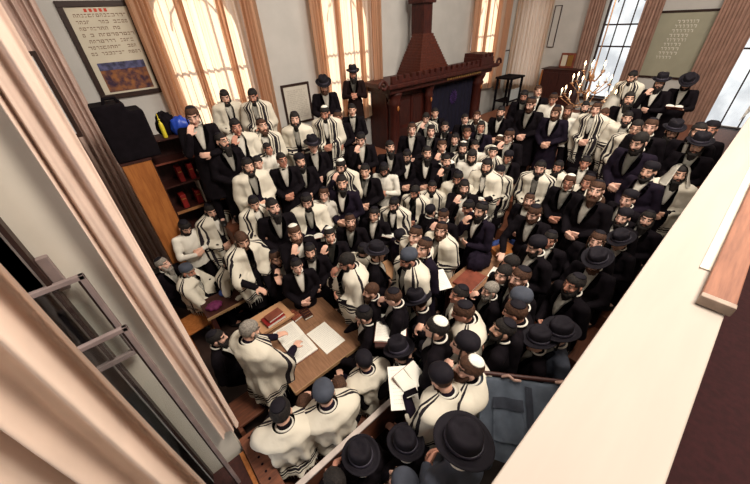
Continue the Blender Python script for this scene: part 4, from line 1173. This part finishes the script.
for A2, B2 in zip(rows, rows[1:]):
    for j in range(4): bm.faces.new((A2[j], A2[j+1], B2[j+1], B2[j]))
cu = part('ark_curtain', bm, NAVYV, t, True, label='navy velvet curtain with violet embroidery')
bm = bmesh.new(); ecx = L0+2.55
for k in range(14):
    a = k*2*math.pi/14; add_capsule(bm, (ecx+.10*math.cos(a), .015, 2.12+.13*math.sin(a)), (ecx+.17*math.cos(a+.25), .015, 2.12+.2*math.sin(a+.25)), .014, .008, 6, 2)
for k in range(5): add_capsule(bm, (ecx-.12+k*.06, .015, 2.02), (ecx-.12+k*.06, .015, 2.2+.04*math.sin(k)), .01, .01, 6, 2)
part('embroidery', bm, VIOLET, cu)
box_part('architrave', (L0-.18, -.22, 2.62), (L1+.2, .78, 2.74), ARKM, t, bev=.012); box_part('cornice', (L0-.30, -.32, 2.74), (L1+.32, .80, 2.84), ARKM, t, bev=.02)
bm = bmesh.new(); x = L0-.15
while x < L1+.1:
    add_box(bm, (x, -.26, 2.84), (x+.13, -.18, 3.0), bev=.008); add_box(bm, (x+.13, -.25, 2.84), (x+.22, -.19, 2.91)); x += .22
part('battlement', bm, ARKM, t)
bm = bmesh.new(); rnd = random.Random(2); x = L0+1.9
while x < L1-.4: l = rnd.uniform(.04, .09); add_box(bm, (x, -.225, 2.655), (x+l, -.219, 2.70)); x += l+.03
part('gilt_lettering', bm, GOLD, t)
tx = L1-.55
bm = bmesh.new(); add_box(bm, (tx, -.3, 2.84), (tx+.62, .3, 3.04), bev=.01)
for k in range(3): add_box(bm, (tx+.02+k*.21, -.3, 3.04), (tx+.15+k*.21, .3, 3.14))
part('corner_turret', bm, ARKM, t)
bm = bmesh.new()
for s, x in ((-1, L0-.32), (1, L1+.34)):
  bm = bmesh.new(); add_tube(bm, [(x+s*(.1+.13*math.cos(a)*(1-a/9)), -.25, 2.83+.13*math.sin(a)*(1-a/9)) for a in [q*.5 for q in range(12)]], .035, 8)
  part('scroll', bm, ARKM, t, True)
rx0, rx1, tx0, tx1 = 6.70-AX, 7.92-AX, 6.93-AX, 7.27-AX
rows = []
bm = bmesh.new()
nst = 15
for k in range(nst):
    f = k/nst; x0 = rx0+(tx0-rx0)*f; x1 = rx1+(tx1-rx1)*f; y0 = -.05+.12*f; y1 = .75-.35*f; zz = 2.84+.90*f
    add_box(bm, (x0, y0, zz), (x1, y1, zz+.90/nst-.008)); add_box(bm, (x0+.015, y0+.015, zz), (x1-.015, y1-.015, zz+.90/nst+.002))
part('pyramid_roof', bm, mat('shingle_mahogany', (.095, .022, .012), .5, col2=(.055, .013, .008), scale=20), t)
bm = bmesh.new(); add_box(bm, (tx0+.02, .08, 3.70), (tx1-.02, .48, 4.62)); [add_box(bm, (tx0+.012, .072, 3.72+k*.1), (tx1-.012, .488, 3.725+k*.1)) for k in range(9)]; add_box(bm, (tx0-.04, .02, 4.34), (tx1+.04, .54, 4.42), bev=.01); 
for k in range(3): add_box(bm, (tx0-.03+k*.15, .03, 4.42), (tx0+.05+k*.15, .53, 4.58))
part('turret', bm, ARKM, t)
bm = bmesh.new(); add_profile(bm, [(.03, 4.62), (.05, 4.70), (.02, 4.8), (0, 4.88)], 16); o = part('finial', bm, ARKM, t, True); o.location = ((tx0+tx1)/2, .28, 0)
# ------------------------------------------------------------------ wall hangings
def frame(name, axis, pos, a0, a1, z0, z1, fw, fm, pm, label, rows=0, heading=True, cat='picture frame', wood=.03, inkm=None, roll=0, pic=None, dens=1):
    t = thing(name, label, cat)
    if axis == 'v': t.location = ((a0+a1)/2, pos, (z0+z1)/2)
    else: t.location = (pos, (a0+a1)/2, (z0+z1)/2); t.rotation_euler = (0, 0, -math.pi/2)
    w, h = abs(a1-a0)/2, (z1-z0)/2
    bm = bmesh.new()
    for lo, hi in (((-w, -wood, -h), (w, 0, -h+fw)), ((-w, -wood, h-fw), (w, 0, h)), ((-w, -wood, -h+fw), (-w+fw, 0, h-fw)), ((w-fw, -wood, -h+fw), (w, 0, h-fw))): add_box(bm, lo, hi, bev=.004)
    part('frame', bm, fm, t); box_part('print', (-w+fw, -.012, -h+fw), (w-fw, -.004, h-fw), pm, t)
    if rows:
        bm = bmesh.new(); rnd = random.Random(rows); top = h-fw-.08; hh = (top-(-h+fw+.06) if pic is None else top-(pic+.05))
        for k in range(rows):
            zz = top-hh*(k+.5)/rows; x = -w+fw+.07; g = hh/rows*.5
            x1 = w-fw-.07
            while x < x1:
                l = g*rnd.uniform(.6, 1.1)
                if rnd.random() < .85:
                    add_box(bm, (x, -.0135, zz+g*.75), (x+l, -.012, zz+g))
                    if rnd.random() < .8: add_box(bm, (x+l*.8, -.0135, zz), (x+l, -.012, zz+g))
                    if rnd.random() < .4: add_box(bm, (x, -.0135, zz), (x+l*.25, -.012, zz+g*.6))
                    if rnd.random() < .4: add_box(bm, (x, -.0135, zz), (x+l, -.012, zz+g*.2))
                x += l+g*.35
        part('lettering', bm, inkm or INK, t)
    if heading and rows:
        bm = bmesh.new()
        for k in range(5): add_box(bm, (w*.0-.16+k*.06-.0, -.0135, h-fw-.06), (-.16+k*.06+.035, -.012, h-fw-.02))
        part('heading', bm, REDINK, t)
    return t
cream_p = mat('poster_cream', (.50, .45, .36), .8, noise=.06, scale=4)
t = frame('framed_poster', 'v', VA-.005, .30, 1.19, 3.25, 4.50, .07, DARKF, cream_p, 'large dark-framed poster of brown lettering above a colourful picture', 7, True, 'poster', inkm=mat('brown_ink', (.16, .09, .06), .8), pic=-.12)
pm = mat('poster_scene', (.24, .09, .03), .7, col2=(.03, .012, .03), scale=11)
box_part('colour_picture', (-.30, -.014, -.53), (.32, -.012, -.13), pm, t); box_part('picture_sky', (-.30, -.0155, -.23), (.32, -.014, -.13), mat('poster_sky', (.09, .09, .19), .7, noise=.7, scale=14), t)
frame('framed_certificate', 'v', VA-.005, 3.32, 4.0, 2.22, 3.04, .045, DARKF, mat('certificate_paper', (.50, .46, .40), .7, noise=.08, scale=5), 'brown-framed certificate on the wall between the two left windows', 16, False, inkm=mat('pale_ink', (.28, .25, .22), .8))
frame('narrow_frame', 'v', VA-.005, 12.0, 12.4, 2.1, 2.95, .03, DARKF, mat('mirror_grey', (.42, .45, .46), .4), 'narrow dark-framed panel in the far corner', 0)
frame('thin_black_frame', 'u', UB-.005, 5.40, 5.62, 3.04, 4.16, .02, DARKF, WALLM, 'thin black frame right of the far corner window', 0)
frame('notice_board', 'u', UB-.005, 1.60, 2.90, 2.35, 3.90, .05, DARKF, mat('board_olive', (.29, .275, .205), .5, noise=.1, scale=3), 'large pale olive notice board with white lettering on the right wall', 0, False, 'notice board')
nb = bpy.data.objects['notice_board']; bm = bmesh.new(); rnd = random.Random(6)
for k in range(9):
    x = -.15-.02*k
    while x < .28-.03*k:
        l = rnd.uniform(.03, .07)
        add_box(bm, (x, -.0135, .55-k*.1), (x+l, -.012, .565-k*.1)); add_box(bm, (x+l*.75, -.0135, .50-k*.1), (x+l, -.012, .565-k*.1)); x += l+.025
part('lettering', bm, WHITE, nb)
ic = thing('small_icon_frame', 'small gilt picture frame standing on the dark red cabinet', 'picture frame', (12.2, 4.75, 2.50))
box_part('frame', (-.02, -.22, 0), (.02, .22, .42), BROWNB, ic, bev=.01); box_part('print', (-.025, -.16, .06), (-.019, -.01, .36), GOLD, ic); box_part('print', (-.025, .02, .06), (-.019, .17, .36), cream_p, ic)
t = thing('red_cabinet', 'dark red cabinet with an orange side below the far corner window', 'cabinet', (12.15, 4.85, 0))
box_part('body', (-.28, -.65, 0), (.28, .45, 2.48), DWOOD, t, bev=.01); box_part('side_panel', (-.285, .455, .05), (.28, .50, 2.45), OAK, t, bev=.005); box_part('top', (-.3, -.68, 2.48), (.3, .52, 2.50), DWOOD, t); box_part('door', (-.30, -.6, 1.2), (-.28, -.1, 2.4), DWOOD, t); box_part('door', (-.30, -.08, 1.2), (-.28, .4, 2.4), DWOOD, t)
t = thing('open_frame_stand', 'black open-framed stand in the far corner beside the ark', 'stand', (11.4, 6.1, 0))
for x in (-.35, .35):
    for y in (-.2, .3): box_part('post', (x-.03, y-.03, 0), (x+.03, y+.03, 2.22), BLACK, t)
box_part('top', (-.42, -.26, 2.22), (.42, .36, 2.28), BLACK, t, bev=.01); box_part('shelf', (-.36, -.2, 1.5), (.36, .3, 1.54), BLACK, t); box_part('panel', (-.3, -.19, 1.56), (.30, -.17, 1.9), mat('mirror_grey', (.42, .45, .46), .4), t)
# chandelier
ch = thing('chandelier', 'brass branched chandelier with lit candle bulbs before the bare window', 'chandelier', (8.6, 2.75, 2.45))
bm = bmesh.new(); add_profile(bm, [(0, -.38), (.02, -.36), (.05, -.3), (.02, -.22), (.03, -.1), (.06, 0), (.03, .1), (.02, .3), (.05, .38), (.02, .45), (.012, .9), (.012, 3.6), (0, 3.6)], 20); part('stem', bm, BRASS, ch, True)
fl = mat('lit_bulb', (1, .72, .42), .4, emit=9)
for tier, (n, rr, zz) in enumerate(((9, .52, -.12), (7, .36, .16), (5, .2, .40))):
    for k in range(n):
        a = 2*math.pi*k/n+tier*.3; cx_, sx_ = math.cos(a), math.sin(a)
        bm = bmesh.new(); add_tube(bm, [(cx_*rr*q, sx_*rr*q, zz+.10*math.sin(q*math.pi*1.3)*-1) for q in (0.05, .2, .4, .6, .8, .95, 1)], .010, 6); add_profile(bm, [(0, 0), (.035, .01), (.045, .03), (.012, .03), (0, .03)], 14, None, Vector((cx_*rr, sx_*rr, zz+.08)))
        arm = part('arm', bm, BRASS, ch, True)
        bm = bmesh.new(); add_profile(bm, [(.011, 0), (.011, .09), (0, .09)], 10, None, Vector((cx_*rr, sx_*rr, zz+.11))); part('candle', bm, PAPER, arm, True)
        bm = bmesh.new(); add_profile(bm, [(0, 0), (.014, .02), (.017, .04), (.008, .075), (0, .095)], 10, None, Vector((cx_*rr, sx_*rr, zz+.20))); part('bulb', bm, fl, arm, True)

# ------------------------------------------------------------------ light
def area(name, loc, size, power, tgt, col=(1, .93, .84), sy=None):
    d = bpy.data.lights.new(name, 'AREA'); d.energy = power; d.size = size; d.color = col
    if sy: d.shape = 'RECTANGLE'; d.size_y = sy
    o = bpy.data.objects.new(name, d); COL.objects.link(o); o.location = loc
    o.rotation_euler = (Vector(tgt)-Vector(loc)).to_track_quat('-Z', 'Y').to_euler(); return o
W = (1, .91, .79)
area('added_light', (2.3, -.7, 7.6), 1.6, 600, (2.6, 3.2, 1), W)  # added key light over the near crowd; no room lamp is visible
area('added_light', (4.5, 1.4, 7.9), 3.0, 260, (5, 3.2, 1), W, sy=2.0)  # added soft light to even out the middle of the crowd
area('added_light', (7.5, -.6, 7.6), 1.8, 330, (9, 3.6, 1), W)  # added light to brighten the far rows, no fitting there
s = bpy.data.lights.new('sun', 'SUN'); s.energy = 10; s.color = (1, .86, .66); s.angle = R(.8)
so = bpy.data.objects.new('sun', s); COL.objects.link(so); so.rotation_euler = Vector((-.36, -1, -.6)).to_track_quat('-Z', 'Y').to_euler()
w = bpy.data.worlds.new('world'); SC.world = w; w.use_nodes = True
nt = w.node_tree; bg = nt.nodes['Background']
tc = nt.nodes.new('ShaderNodeTexCoord'); nz = nt.nodes.new('ShaderNodeTexNoise'); nz.inputs['Scale'].default_value = 14; nz.inputs['Detail'].default_value = 6
cr = nt.nodes.new('ShaderNodeValToRGB'); cr.color_ramp.elements[0].position = .4; cr.color_ramp.elements[0].color = (.60, .61, .63, 1); cr.color_ramp.elements[1].position = .6; cr.color_ramp.elements[1].color = (.96, .96, .96, 1)
nt.links.new(tc.outputs['Generated'], nz.inputs['Vector']); nt.links.new(nz.outputs['Fac'], cr.inputs['Fac']); nt.links.new(cr.outputs[0], bg.inputs[0]); bg.inputs[1].default_value = 1.5
SC.view_settings.view_transform = 'Standard'; SC.view_settings.look = 'None'; SC.view_settings.gamma = 1; SC.view_settings.exposure = -.14; SC.view_settings.use_curve_mapping = False
